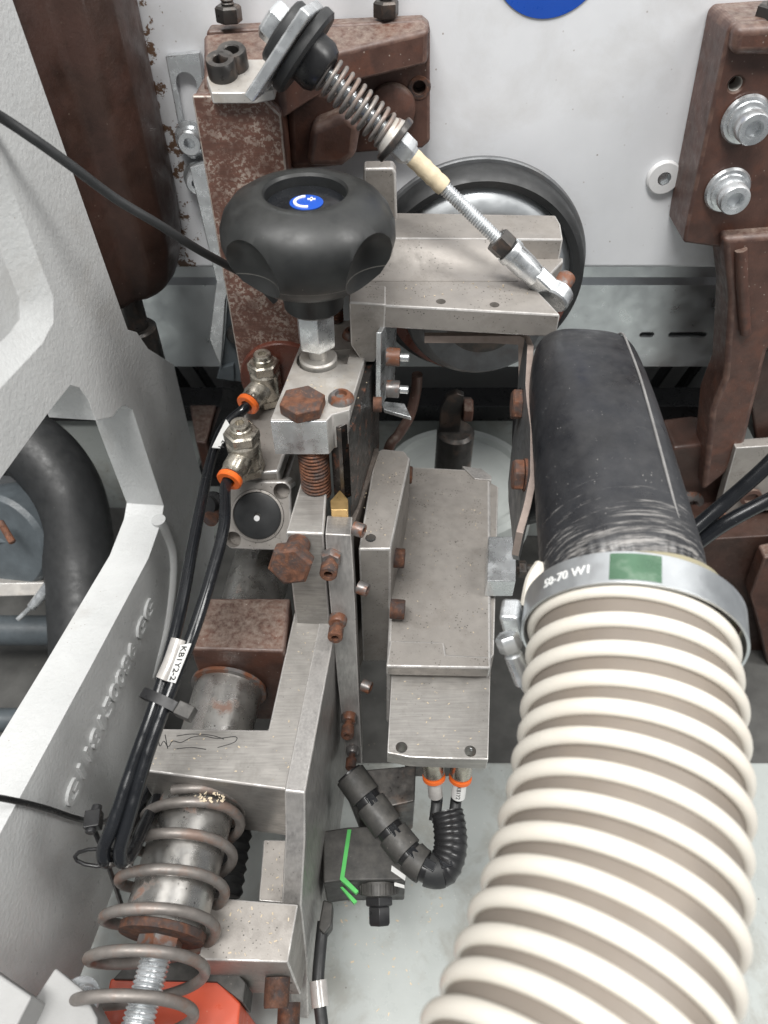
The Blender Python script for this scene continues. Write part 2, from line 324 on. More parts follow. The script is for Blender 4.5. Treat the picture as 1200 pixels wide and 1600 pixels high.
def add_patches(mname, x_in, x_out, col, scale, thr, soft=0.03, axis='X', stretch=(1, 1, 1)):
    """stains that thin out along x (cm): paint rubbed off the panel next to the column"""
    nt = M[mname].node_tree; N = nt.nodes; L = nt.links; bs = N['Principled BSDF']
    src = bs.inputs['Base Color'].links[0].from_socket
    g = N.new('ShaderNodeNewGeometry'); sp = N.new('ShaderNodeSeparateXYZ'); L.new(g.outputs['Position'], sp.inputs[0])
    mr = N.new('ShaderNodeMapRange'); mr.inputs[1].default_value = x_out * CM; mr.inputs[2].default_value = x_in * CM; mr.inputs[3].default_value = 0.0; mr.inputs[4].default_value = 0.28
    L.new(sp.outputs[axis], mr.inputs[0])
    n = N.new('ShaderNodeTexNoise'); n.inputs['Scale'].default_value = scale * 100; n.inputs['Detail'].default_value = 8; n.inputs['Roughness'].default_value = 0.7
    m3 = N.new('ShaderNodeMapping'); m3.inputs['Scale'].default_value = stretch; L.new(g.outputs['Position'], m3.inputs['Vector']); L.new(m3.outputs['Vector'], n.inputs['Vector'])
    ad = N.new('ShaderNodeMath'); ad.operation = 'ADD'; L.new(n.outputs['Fac'], ad.inputs[0]); L.new(mr.outputs[0], ad.inputs[1])
    r = N.new('ShaderNodeValToRGB'); r.color_ramp.elements[0].position = thr; r.color_ramp.elements[1].position = thr + soft; L.new(ad.outputs[0], r.inputs['Fac'])
    mx = N.new('ShaderNodeMix'); mx.data_type = 'RGBA'; L.new(r.outputs['Color'], mx.inputs[0]); L.new(src, mx.inputs[6]); mx.inputs[7].default_value = (*col, 1)
    L.new(mx.outputs[2], bs.inputs['Base Color'])
add_patches('wall_paint', -11.3, -7.6, (0.16, 0.095, 0.06), 1.1, 0.775, 0.02)
add_patches('hood_plastic', 13.6, 18.6, (0.24, 0.23, 0.22), 1.4, 0.67, 0.14, 'Y', (0.35, 4.5, 0.6))

def seam_line(mname, z0, half, col):
    nt = M[mname].node_tree; N = nt.nodes; L = nt.links; bs = N['Principled BSDF']; src = bs.inputs['Base Color'].links[0].from_socket
    g = N.new('ShaderNodeNewGeometry'); sp = N.new('ShaderNodeSeparateXYZ'); L.new(g.outputs['Position'], sp.inputs[0])
    cmp_ = N.new('ShaderNodeMath'); cmp_.operation = 'COMPARE'; cmp_.inputs[1].default_value = z0 * CM; cmp_.inputs[2].default_value = half * CM; L.new(sp.outputs['Z'], cmp_.inputs[0])
    n = N.new('ShaderNodeTexNoise'); n.inputs['Scale'].default_value = 180; n.inputs['Detail'].default_value = 6; L.new(g.outputs['Position'], n.inputs['Vector'])
    mu = N.new('ShaderNodeMath'); mu.operation = 'MULTIPLY'; L.new(cmp_.outputs[0], mu.inputs[0]); L.new(n.outputs['Fac'], mu.inputs[1])
    mx = N.new('ShaderNodeMix'); mx.data_type = 'RGBA'; L.new(mu.outputs[0], mx.inputs[0]); L.new(src, mx.inputs[6]); mx.inputs[7].default_value = (*col, 1); L.new(mx.outputs[2], bs.inputs['Base Color'])
seam_line('knob_rubber', 34.95, 0.018, (0.22, 0.21, 0.19))
# ================================================================ SETTING
base = struct(obj('base_tray', MB().box(V(0, 2.5, 1.0), V(60, 0, 0), V(0, 19.2, 0), V(0, 0, 1.0)), 'base_paint', bev=0.2))
low = struct(obj('pit_floor', MB().box(V(0, 45, -3), V(60, 0, 0), V(0, 23.2, 0), V(0, 0, 1.0)), 'dark_floor'))
wall = obj('back_panel', MB().box(V(0, 39.7, 62), V(55, 0, 0), V(0, 0.7, 0), V(0, 0, 33.4)), 'wall_paint', bev=0.25, seg=3)
tag(wall, 'white painted steel panel closing off the back, chipped near the brown column', 'panel')
# blue round sticker at the top edge of the picture
c = PY(863, -83, 38.97)
st = obj('round_sticker', MB().lathe(c, V(0, -1, 0), [(2.62, 0), (2.6, 0.03), (0, 0.035)], 64), 'blue_print'); tag(st, 'round blue sticker on the white back panel, cut off by the top edge', 'sticker')
# white countersunk screw
c = PY(1036, 276, 38.98)
t = thing('panel_screw', 'white painted hexagon socket screw on the back panel left of the right casting', 'screw', c)
hd = obj('head', MB().lathe(c, V(0, -1, 0), [(0.86, 0), (0.86, 0.16), (0.78, 0.26), (0.34, 0.28), (0.34, 0.0)], 40), 'white_enamel', t)
obj('hex_socket', MB().lathe(c + V(0, -0.285, 0), V(0, 1, 0), [(0.33, 0), (0.33, 0.24), (0.0, 0.25)], 6, caps=False), 'zinc', hd)

# zinc rail behind, with slots
ra = obj('slotted_rail', MB().prism([V(0, 41.5, 20.0), V(0, 41.5, 26.1), V(0, 41.75, 26.5), V(0, 41.75, 27.6), V(0, 42.0, 27.6), V(0, 42.0, 20.0)], V(34, 0, 0)).prism([V(-34, 41.5, 20.0), V(-34, 41.5, 26.1), V(-34, 41.75, 26.5), V(-34, 41.75, 27.6), V(-34, 42.0, 27.6), V(-34, 42.0, 20.0)], V(33.99, 0, 0)), 'zinc_sheet')
sl = []
for u0, u1 in ((999, 1022), (1044, 1104), (1130, 1152), (1175, 1215)):
    a = PY(u0, 523, 41.5); b = PY(u1, 523, 41.5); r = 0.2
    pts = [V(a.x + r, 41, a.z) + V(-r * math.sin(q * math.pi / 8), 0, r * math.cos(q * math.pi / 8)) for q in range(9)] + [V(b.x - r, 41, a.z) + V(r * math.sin(q * math.pi / 8), 0, -r * math.cos(q * math.pi / 8)) for q in range(9)]
    sl.append(MB().prism(pts, V(0, 2, 0)))
cut(ra, sl); obj('slot_shade_strip', MB().box(V(10, 42.5, 22.5), V(24, 0, 0), V(0, 0.3, 0), V(0, 0, 1.2)), 'dark_floor', ra); tag(ra, 'galvanised sheet rail with a row of slots under the white back panel', 'rail')  # dark strip added behind the slots, standing in for the shade there
# lower back: grey panel with strips, black angle bar, white panel
gp = obj('rear_cover', MB().box(V(0, 53, 12), V(50, 0, 0), V(0, 0.5, 0), V(0, 0, 16)), 'light_grey'); tag(gp, 'grey cover sheet far behind, seen through the gap under the slotted rail', 'panel')
for i, u in enumerate((300, 340, 1012, 1056, 1098)):
    p = PY(u, 600, 51.5)
    q = p + V(-2.2 if i < 2 else 1.8, 0, 6)
    fin = obj('fin_strip', MB().box((p + q) / 2 + V(0, 0, -2), V(0.12, 0, 0), V(0, 0.6, 0), (q - p) * 0.9), 'black_plastic')
    tag(fin, ('left one of two dark slanting strips below the rail, beside the white frame', 'right one of two dark slanting strips below the rail, beside the white frame', 'dark slanting strip below the rail, nearest to the black hood', 'middle dark slanting strip below the rail between hood and casting', 'dark slanting strip below the rail, nearest to the right casting')[i], 'strip', 'slanting strips under the rail')
bb = obj('angle_bar', MB().prism([V(-40, 44.8, 12.4), V(-40, 44.8, 13.9), V(-40, 47.2, 13.9), V(-40, 47.2, 13.6), V(-40, 45.2, 13.6), V(-40, 45.2, 12.4)], V(80, 0, 0)), 'black_plastic', bev=0.06); tag(bb, 'black painted angle bar running along under the slotted rail', 'bar')
wp = obj('lower_panel', MB().box(V(0, 45.8, 5.2), V(40, 0, 0), V(0, 0.5, 0), V(0, 0, 7.1)), 'base_paint', bev=0.1); tag(wp, 'white lower panel below the black angle bar', 'panel')
# pale round disc deep down behind the motor body
c = PZ(716, 745, 12.5)
t = thing('round_cover', 'pale round plastic cover lying deep behind the motor block', 'cover', c - V(0, 0, 4))
obj('rim', MB().lathe(c - V(0, 0, 4), V(0, 0, 1), [(5.7, 0), (5.7, 3.6), (5.4, 4.0), (4.9, 4.0), (4.7, 3.6)], 72), 'pale_disc', t)
obj('dish', MB().lathe(c - V(0, 0, 3.5), V(0, 0, 1), [(4.8, 0), (4.7, 2.9), (3.8, 3.1), (1.2, 3.2), (0, 3.2)], 72), 'pale_disc', t)

# ================================================================ LEFT CAST FRAME
LN = V(math.cos(math.radians(5.5)), -math.sin(math.radians(5.5)), 0); LP = V(-13.3, 29.5, 18)
fr = thing('cast_frame', 'large white painted cast frame with raised casting number at the left', 'frame', PL(100, 1500, LP, LN))
out = [(-63, -240), (20, 0), (200, 515), (214, 519), (232, 545), (272, 570), (300, 690), (332, 800), (336, 850), (318, 930), (290, 1010), (235, 1180), (185, 1370), (120, 1540), (60, 1700), (-220, 1700),
       (33, 1242), (140, 1045), (232, 872), (252, 815), (256, 790), (229, 709), (207, 640), (196, 633), (187, 638), (176, 652), (150, 657), (138, 625), (124, 606), (110, 602), (71, 652), (0, 750), (-300, 1160), (-500, 1300), (-500, -240)]
body = obj('body', MB().prism(polyP(out, LP, LN), LN * -2.3), 'cast_paint', fr)
pk = [(-300, -300), (14, 262), (90, 462), (90, 505), (72, 540), (0, 618), (-300, 930)]
pk2 = [(-330, -330), (-14, 280), (58, 468), (58, 500), (44, 522), (-14, 580), (-330, 890)]
P1 = polyP(pk, LP, LN); P2 = polyP(pk2, LP, LN)
cut(body, [MB().prism([p + LN * 0.2 for p in P1], None, [p - LN * 0.75 for p in P2])])
bv = body.modifiers.new('bevel', 'BEVEL'); bv.width = 0.4 * CM; bv.segments = 4; bv.limit_method = 'ANGLE'; bv.angle_limit = math.radians(28); bv.harden_normals = True
for p in body.data.polygons: p.use_smooth = True
# rounded rib on the face below the window corner
def onL(u, v, h=0.0): return PL(u, v, LP, LN) + LN * h
obj('rib', MB().tube(smooth_path([onL(250, 812, -0.1), onL(268, 860, -0.1), onL(268, 920, -0.12), onL(258, 990, -0.2), onL(240, 1060, -0.35)], 6), 0.42, 14), 'cast_paint', fr)
# casting number
O = onL(104, 1262); E = onL(236, 945); e1 = (E - O).normalized(); e2 = (LN.cross(e1)).normalized()
if e2.z < 0: e2 = -e2
LT = (E - O).length
tx = 'G118150086 GG'
def mp(x, y, h, k=1.0): return O + e1 * x + e2 * (y - 0.35) + LN * (h - 0.05)
tm = text_mb(tx, 1.0, lambda x, y, h: V(x, y, h), 0.1); wid = max(p.x for p in tm.v)
tm = text_mb(tx, 1.3, lambda x, y, h: mp(x * (LT / (wid * 1.3)), y * 1.15, h), 0.2, bold=0.035)
obj('casting_number', tm, 'cast_paint', body, bev=0.03, seg=1)
# lower stepped feet of the frame in the bottom left corner
ft = thing('mounting_plate', 'light grey machined plate in the bottom left corner beside a zinc bolt', 'plate', PZ(60, 1620, 14))
obj('plate', MB().prism(polyZ([(86, 1511), (128, 1545), (152, 1590), (158, 1700), (-40, 1700)], 17.5), V(0, 0, -2.2)), 'light_grey', ft, bev=0.1)
c = PZ(128, 1566, 16.8)
ax = V(0.75, -0.15, 0.64).normalized()
bo = obj('bolt', MB().lathe(c - ax * 0.3, ax, [(0.85, 0), (0.85, 0.14), (0.62, 0.16), (0.6, 0.5), (0.5, 0.56), (0.28, 0.56), (0.28, 0.3), (0, 0.3)], 32), 'zinc', ft)
f2 = obj('corner_plate', MB().prism(polyZ([(-60, 1480), (0, 1522), (50, 1556), (18, 1620), (-20, 1720), (-160, 1720)], 19.0), V(0, 0, -2.5)), 'light_grey', bev=0.1); tag(f2, 'light grey plate cut off by the bottom left corner of the picture', 'plate')

# things seen through the window of the frame
hp = smooth_path([PS(-120, 700, 50), PS(-20, 690, 50), PS(50, 700, 50), PS(105, 770, 50), PS(125, 880, 50), PS(135, 1000, 49), PS(140, 1120, 47), PS(150, 1300, 45)], 10)
bh = obj('black_hose', MB().tube(hp, 2.35, 28), 'black_rubber'); tag(bh, 'thick black rubber hose bending down behind the window of the white frame', 'hose')
t = thing('grey_motor', 'dark grey painted motor end with a rusty bar behind the white frame', 'motor', PS(-10, 900, 52))
c = PS(0, 850, 49)
obj('housing', MB().lathe(c, V(0.25, 0.9, -0.4), [(3.2, 0), (3.5, 0.3), (3.6, 1.6), (3.3, 3.0)], 40), 'grey_paint', t, bev=0.05)
obj('lug', MB().prism([PS(u, v, 48.8) for u, v in ((-20, 790), (5, 768), (24, 772), (36, 800), (58, 812), (30, 850), (-20, 850))], V(0.3, 1.2, -0.6)), 'grey_paint', t, bev=0.15)
obj('rust_bar', MB().cyl(PS(0, 815, 46.8), PS(20, 848, 46.5), 0.22, ch=0.05), 'rust', t)
wb = obj('white_bracket', MB().prism([PS(u, v, 55) for u, v in ((-40, 745), (30, 742), (52, 765), (58, 800), (66, 900), (-40, 900))], V(0, 1, -0.6)), 'white_enamel', bev=0.2); tag(wb, 'white bracket plate behind the dark grey motor', 'bracket')
t = thing('clamp_strip', 'pale metal strip with a fitting below the dark grey motor behind the frame', 'strip', PS(20, 920, 52))
obj('strip', MB().prism([PS(u, v, 49.5) for u, v in ((-60, 912), (72, 910), (82, 895), (88, 900), (84, 930), (-60, 934))], V(0, 1.0, -0.5)), 'zinc_dusty', t, bev=0.08)
obj('fitting', MB().cyl(PS(86, 905, 48.8), PS(48, 950, 48.8), 0.42, 0.3, ch=0.08).cyl(PS(52, 945, 48.8), PS(28, 968, 48.8), 0.16), 'zinc', t)
pb = obj('cross_pipe', MB().cyl(PS(-80, 985, 56), PS(110, 985, 56), 1.15).cyl(PS(-80, 1125, 56), PS(120, 1125, 56), 0.9), 'grey_paint'); tag(pb, 'pair of dark grey pipes crossing low behind the white frame', 'pipe')
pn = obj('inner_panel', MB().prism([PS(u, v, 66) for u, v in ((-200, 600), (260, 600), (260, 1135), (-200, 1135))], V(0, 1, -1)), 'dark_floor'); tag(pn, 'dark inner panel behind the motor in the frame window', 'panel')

# ================================================================ BROWN COLUMN (top left)
sec = [(-10.7, 37.2), (-11.0, 35.4), (-11.9, 34.3), (-13.0, 34.0), (-13.8, 32.6), (-15.8, 32.2), (-18.5, 33), (-19.5, 36), (-19, 38.9), (-10.9, 38.9)]
cx, cy = -13.6, 36.0
def colring(z, k, dx=0, dy=0): return [V(cx + (x - cx) * k + dx, cy + (y - cy) * k + dy, z) for x, y in sec]
co = thing('brown_column', 'thick dark brown painted cast column behind the white frame, top left', 'column', V(cx, cy, 29))
obj('shaft', MB().rings([colring(95, 1.0), colring(33.2, 1.0), colring(31.4, 0.97), colring(30.2, 0.88, 0, .1), colring(29.2, 0.72, 0, .2), colring(28.7, 0.5, 0, .3)]), 'brown_dark', co, sharp=50, bev=0.25, seg=3, ang=18)
p = PY(200, 470, 36.0)
obj('foot_rod', MB().cyl(p + V(0, 0, 1.5), p - V(0, 0, 5), 0.75, ch=0.1).cyl(p - V(0, 0, 1.6), p - V(0, 0, 6), 1.15, ch=0.12), 'dark_steel', co)

# ================================================================ SLOTTED ZINC BRACKET ON THE PANEL
t = thing('slotted_bracket', 'narrow galvanised bracket with a slot and two bolts on the back panel', 'bracket', PY(300, 300, 38.5))
pl = obj('slotted_plate', MB().prism(polyY([(258, 88), (312, 82), (333, 245), (300, 250), (287, 240)], 38.6), V(0, 0.35, 0)), 'zinc', t, bev=0.05)
a = PY(291, 130, 38.6); b = PY(303, 205, 38.6); r = 0.48
pts = [a + V(r * math.cos(q * math.pi / 10), -0.5, r * math.sin(q * math.pi / 10)) for q in range(11)] + [b + V(-r * math.cos(q * math.pi / 10), -0.5, -r * math.sin(q * math.pi / 10)) for q in range(11)]
cut(pl, [MB().prism(pts, V(0, 1, 0))])
obj('arm_strip', MB().prism(polyY([(296, 262), (328, 252), (362, 440), (352, 470), (345, 575), (327, 530), (338, 440)], 37.6), V(0.0, 0.5, 0)), 'zinc', t, bev=0.05)
for (u, v) in ((300, 216), (312, 278)):
    p = PY(u, v, 38.4)
    obj('washer_bolt', MB().lathe(p + V(0, .1, 0), V(0, -1, 0), [(0.82, 0), (0.82, 0.15), (0.62, 0.2), (0.6, 0.75), (0.52, 0.85), (0.28, 0.85), (0.28, 0.5), (0, 0.5)], 32), 'zinc', t)
t = thing('black_angle', 'black painted angle plate between the rail and the worn brown casting', 'bracket', PY(365, 600, 37))
obj('plate', MB().prism(polyY([(358, 430), (392, 470), (392, 600), (365, 595), (345, 578), (352, 520)], 38.2), V(0, 0.5, 0)).prism(polyY([(345, 575), (365, 570), (366, 596), (338, 592)], 37.9), V(0, 2, 0)), 'grey_paint', t, bev=0.05)
p = PY(370, 520, 38.2)
obj('bolt', MB().lathe(p, V(0, -1, 0), [(0.6, 0), (0.6, .3), (.45, .5), (0, .52)], 24), 'dark_steel', t)
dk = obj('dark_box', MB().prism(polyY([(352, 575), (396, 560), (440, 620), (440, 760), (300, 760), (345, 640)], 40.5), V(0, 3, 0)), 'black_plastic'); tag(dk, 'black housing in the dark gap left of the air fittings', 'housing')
bf = obj('brown_block', MB().prism(polyZ([(296, 632), (338, 632), (322, 692), (306, 690)], 14.5), V(0, 0, -3)), 'brown_cast', bev=0.15); tag(bf, 'small brown cast foot beside the white frame, left of the air fittings', 'block')

# ================================================================ BROWN BRACKET CASTING (top centre)
cs = thing('brown_casting', 'brown painted cast bracket with worn speckled front face behind the knob', 'casting', PY(400, 590, 34))
XL = PY(300, 152, 33).x; XR = PY(437, 165, 33).x; ZT = PY(300, 150, 33).z
zb = PY(392, 592, 33).z
face = [V(XL, 33, zb), V(XL, 33, ZT), V(XR - 0.75, 33, ZT), V(XR, 33, ZT - 0.75), V(XR + 0.05, 33, zb)]
obj('worn_face', MB().prism(face, V(0, 0.35, 0)), 'brown_worn', cs, bev=0.07)
obj('upright', MB().prism([p + V(0.02 if p.x < -6 else -0.02, 0.353, 0) for p in face], V(0, 5.6, 0)), 'brown_cast', cs, bev=0.2, seg=3)
# arched cut with red brown boss
p = PY(444, 590, 32.95)
obj('round_boss', MB().cyl(V(p.x, 32.7, p.z), V(p.x, 34, p.z), 2.35, n=48, ch=0.06), 'brown_red', cs)
# shelf
SHP = V(0, 33.4, 39.55); SHN = V(0, -1.35, 4.5).normalized()
obj('shelf', MB().prism(polyP([(318, 52), (660, 30), (672, 40), (668, 48), (527, 82), (478, 108), (440, 132), (318, 134)], SHP, SHN), V(0, 0, -1.35)), 'brown_cast', cs, bev=0.28, seg=4)
bp_ = obj('back_plate', MB().prism(polyY([(322, 48), (660, 32), (672, 42), (672, 222), (660, 232), (420, 250), (330, 240)], 37.9), V(0, 1.05, 0)), 'brown_cast', cs, bev=0.15, seg=3)
p = PY(655, 137, 37.9)
cut(bp_, [MB().cyl(p + V(0, -0.5, 0), p + V(0, 0.9, 0), 0.3)])
obj('hole_boss', MB().lathe(PY(655, 137, 37.9), V(0, -1, 0), [(0.55, -0.1), (0.5, 0.04), (0.34, 0.05), (0.31, -0.3)], 28, caps=False), 'rust', bp_)
obj('web', MB().prism(polyY([(446, 130), (500, 138), (548, 150), (566, 190), (556, 240), (535, 262), (452, 268)], 35.2), V(0, 3.2, 0)), 'brown_cast', cs, bev=0.35, seg=4)
obj('knuckle', MB().prism(polyY([(486, 200), (540, 178), (562, 196), (556, 246), (534, 262), (478, 262)], 34.0), V(0, 2.2, 0)), 'brown_cast', cs, bev=0.35, seg=4)
obj('round_pad', MB().lathe(PY(612, 170, 37.8), V(0, -1, 0), [(1.15, 0), (1.1, 0.25), (0.95, 0.35), (0, 0.38)], 36), 'brown_cast', cs)
for (u, v) in ((359, 34), (603, 26)):
    p = PL(u, v, SHP, SHN)
    n_ = obj('hex_nut', MB().hexa(p, V(0, 0, 1), 1.0, 0.62, ref=V(1, 0.3, 0)), 'dark_steel', cs)
    obj('stud', MB().thread(p + V(0, 0, 0.62), p + V(0, 0, 3.4), 0.29, 0.13), 'dark_steel', n_)

# ================================================================ TENSION ROD WITH SPRING
R0 = PY(462, 68, 32.7); R1 = PY(868, 462, 30.0); RD = (R1 - R0).normalized()
def axk(u):
    lo, hi = -6.0, 22.0
    for _ in range(50):
        m_ = (lo + hi) / 2; q = R0 + RD * m_ - CAMP
        uu = 600 + FPX * q.dot(RT) / q.dot(FW)
        if uu < u: lo = m_
        else: hi = m_
    return lo
def at(u): return R0 + RD * axk(u)
q_up = (PY(500, 5, 32.7) - PY(408, 138, 32.7)); q_up = (q_up - RD * q_up.dot(RD)).normalized(); wv = RD.cross(q_up).normalized()
tb = thing('bent_tab', 'bent galvanised tab bolted on top of the worn brown casting', 'bracket', PZ(365, 130, ZT))
# flat foot on the casting plus the leaning leaf
ztab = ZT + 0.02
FP = SHP + V(0, 0, 0.42)
foot = polyP([(322, 120), (352, 92), (440, 92), (428, 139), (398, 145), (330, 145)], FP, SHN)
obj('foot_plate', MB().prism(foot, V(0, 0, -0.42)), 'zinc_dusty', tb, bev=0.06)
lo_ = PY(410, 136, 32.4); hi_ = PY(492, 12, 32.7); ql = (hi_ - lo_)
obj('leaf', MB().box((lo_ + hi_) / 2 + wv * 0.55, RD * 0.21, ql * 0.53, wv * 1.3), 'zinc', tb, bev=0.08)
for (u, v) in ((349, 118), (366, 104)):
    p = PL(u, v, FP, SHN)
    obj('cap_screw', MB().head(p, SHN, 0.6, 0.72), 'dark_steel', tb)
tr = thing('tension_rod', 'threaded tension rod with coil spring, tape and rod end above the aluminium flange', 'rod', R0)
K = lambda u: axk(u)
def seg(u0, u1): return at(u0), at(u1)
a, b = seg(418, 446); obj('end_nut', MB().hexa(b, (a - b), 1.35, (a - b).length, ref=q_up), 'zinc', tr, bev=0.04)
a, b = seg(438, 455); obj('rubber_washer', MB().lathe(a, RD, [(1.15, 0), (1.25, 0.1), (1.25, (b - a).length - .1), (1.15, (b - a).length)], 36), 'black_rubber', tr)
a, b = seg(467, 482); obj('rubber_disc', MB().lathe(a, RD, [(1.7, 0), (1.75, 0.08), (1.75, (b - a).length * .75), (1.6, (b - a).length)], 44), 'black_rubber', tr)
a, b = seg(482, 512); L_ = (b - a).length; obj('rubber_bush', MB().lathe(a, RD, [(1.0, 0), (1.02, L_ * .55), (0.88, L_ * .85), (0.6, L_)], 40), 'black_plastic', tr)
a, b = seg(505, 790); obj('threaded_bar', MB().thread(a, b, 0.3, 0.125, n=20), 'zinc', tr)
a, b = seg(508, 612); obj('coil_spring', MB().helix(a, b, 0.66, 0.088, 11.3, ph=0.6, n=10, seg=30), 'spring_steel', tr)
a, b = seg(598, 616); L_ = (b - a).length; obj('spring_cup', MB().lathe(a, RD, [(0.56, 0), (0.62, 0.1), (0.85, L_)], 32), 'zinc_dusty', tr)
a, b = seg(613, 621); obj('washer', MB().cyl(a, b, 1.0, n=40, ch=0.04), 'dark_steel', tr)
a, b = seg(619, 646); obj('lock_nut', MB().hexa(a, RD, 0.98, (b - a).length * .8, ref=q_up).lathe(a, RD, [(.42, (b - a).length * .8), (.36, (b - a).length)], 24), 'zinc', tr)
a, b = seg(644, 694); L_ = (b - a).length
obj('tape_wrap', MB().lathe(a, RD, [(0.37 + 0.015 * math.sin(i * 2.1) + 0.025 * random.random(), L_ * i / 11) for i in range(12)], 18), 'tape', tr)
a, b = seg(776, 794); obj('jam_nut', MB().hexa(a, RD, 1.02, (b - a).length, ref=q_up), 'dark_steel', tr)
a, b = seg(794, 838); L_ = (b - a).length
re = obj('rod_end', MB().lathe(a, RD, [(0.60, 0), (0.62, 0.05), (0.62, 0.30), (0.56, 0.34), (0.56, L_ * .6), (0.48, L_)], 32), 'zinc', tr)
n1 = V(0.62, 0.75, 0.35); n1 = (n1 - RD * n1.dot(RD)).normalized(); n2 = RD.cross(n1).normalized()
a, b = seg(834, 868)
obj('eye_neck', MB().box((a + b) / 2, RD * ((b - a).length / 2), n2 * 0.5, n1 * 0.36), 'zinc', tr, bev=0.12, seg=3)
obj('eye', MB().lathe(b - n1 * 0.36, n1, [(0.66, 0), (0.74, 0.08), (0.74, 0.64), (0.66, 0.72)], 40), 'zinc', tr)
obj('pivot_bolt', MB().head(b + n1 * 0.36, n1, 0.42, 0.8), 'rust_grey', tr)

# ================================================================ PULLEY RING BEHIND THE FLANGE
PC = PY(742, 428, 37.3)
pu = thing('pulley', 'large black rimmed pulley wheel behind the aluminium flange', 'pulley', PC)
obj('rim', MB().lathe(PC + V(0, -1.0, 0), V(0, 1, 0), [(5.0, 0.5), (5.15, 0.05), (5.5, -0.05), (5.75, 0.2), (5.85, 0.6), (5.85, 1.3), (5.0, 1.4)], 96), 'black_rubber', pu)
obj('back_flange', MB().lathe(PC + V(0, 0.32, 0), V(0, 1, 0), [(4.9, 0), (6.0, 0), (6.06, 0.08), (6.06, 0.3), (4.9, 0.35)], 96), 'steel_dull', pu)
obj('web', MB().lathe(PC + V(0, -0.4, 0), V(0, 1, 0), [(1.0, -0.9), (3.9, -0.85), (4.6, -0.5), (5.02, -0.15), (5.02, 0.7), (1.0, 0.7)], 80), 'zinc_sheet', pu)
hub = thing('motor_flange', 'dark round motor flange in the shadow under the aluminium flange', 'motor', V(PC.x, 33, PC.z - 4))
DC = V(PC.x, 32.2, 29.4)
obj('drum', MB().lathe(DC, V(0, 1, 0), [(2.2, 0.15), (3.0, 0.0), (3.1, 0.5), (3.35, 0.55), (3.4, 0.9), (3.8, 1.0), (3.95, 1.2), (3.95, 2.6), (3.0, 3.0)], 72), 'steel_dull', hub)
obj('drum_core', MB().lathe(DC, V(0, 1, 0), [(2.25, 0.5), (2.2, 0.2), (1.6, 0.1), (0, 0.05)], 48), 'dark_steel', hub)
arc = [(4.9, a_) for a_ in range(-175, -4, 6)]
gp_ = [V(PC.x, 35.4, PC.z - 0.2) + V(r_ * math.cos(math.radians(a_)), 0, r_ * math.sin(math.radians(a_))) for r_, a_ in arc] + [V(PC.x, 35.4, PC.z - 0.2) + V(3.9 * math.cos(math.radians(a_)), 0, 3.9 * math.sin(math.radians(a_))) for r_, a_ in arc[::-1]]
obj('brown_guard', MB().prism(gp_, V(0, 0.7, 0)), 'brown_red', hub, bev=0.06)

# ================================================================ ALUMINIUM FLANGE
fl = thing('aluminium_flange', 'grey cast aluminium flange plate with threaded holes under the tension rod', 'flange', PZ(740, 500, 31))
top = [(560, 400), (880, 402), (880, 408), (838, 452), (876, 492), (600, 477), (560, 470)]
pf = obj('plate', MB().prism(polyZ(top, 32.4), V(0, 0, -1.15)), 'alu_cast', fl, bev=0.08)
cut(pf, [MB().cyl(PZ(u, v, 33), PZ(u, v, 33) - V(0, 0, 1.3), 0.22, n=20) for u, v in ((690, 452), (775, 457))])
rbk = obj('rear_block', MB().prism(polyZ([(560, 331), (868, 336), (876, 350), (880, 374), (560, 372)], 33.4), V(0, 0, -2.1)), 'alu_cast', fl, bev=0.08)
cut(rbk, [MB().cyl(PZ(797, 353, 34), PZ(797, 353, 34) - V(0, 0, 1.3), 0.17, n=20)])
ya = PZ(700, 373, 33.4).y
x0_ = PZ(560, 400, 32.4).x; x1_ = PZ(842, 400, 32.4).x
fil = [(ya + 0.3, 33.36), (ya - 0.1, 33.34), (ya - 0.6, 33.12), (ya - 1.0, 32.78), (ya - 1.5, 32.52), (ya - 2.1, 32.42), (ya - 2.1, 32.0), (ya + 0.3, 32.0)]
obj('fillet', MB().prism([V(x0_, y_, z_) for y_, z_ in fil], V(x1_ - x0_ - 1.3, 0, 0)), 'alu_cast', fl, sharp=50)
for u, v in ((690, 452), (775, 457)):
    p = PZ(u, v, 32.4)
    obj('thread_insert', MB().lathe(p - V(0, 0, 1.05), V(0, 0, 1), [(0.2 + 0.03 * (i % 2), i * 0.1) for i in range(10)], 18, caps=False), 'zinc', pf)
obj('lug', MB().prism(polyY([(568, 263), (614, 262), (619, 270), (621, 345), (566, 345)], 35.0), V(0, 0.9, 0)), 'alu_cast', fl, bev=0.12, seg=3)
obj('clamp_cheek', MB().prism(polyY([(545, 472), (603, 476), (601, 520), (586, 566), (566, 566), (548, 540)], 28.75), V(0, 1.6, 0)), 'alu_cast', fl, bev=0.07)

# zinc angle with rusty screws beside the slide
t = thing('zinc_angle', 'small bent galvanised angle with two rusty screws right of the slide', 'bracket', PY(610, 650, 28))
A0 = PY(596, 520, 28.3); A1 = PY(594, 640, 28.3)
obj('leaf', MB().prism([A0, A0 + V(0.75, 2.2, 0), A1 + V(0.75, 2.2, 0), A1], V(-0.25, 0, 0)).prism(polyZ([(594, 626), (632, 630), (643, 652), (600, 640)], A1.z), V(0, 0, -0.22)), 'zinc', t, bev=0.05)
for v in (557, 607):
    p = PY(604, v, 28.4)
    obj('cap_screw', MB().head(p, V(1, -0.1, 0), 0.42, 0.62), 'rust_grey', t)
    obj('nut_tip', MB().cyl(p + V(0.6, -.06, 0), p + V(1.05, -0.1, 0), 0.2, ch=.04), 'zinc', t)

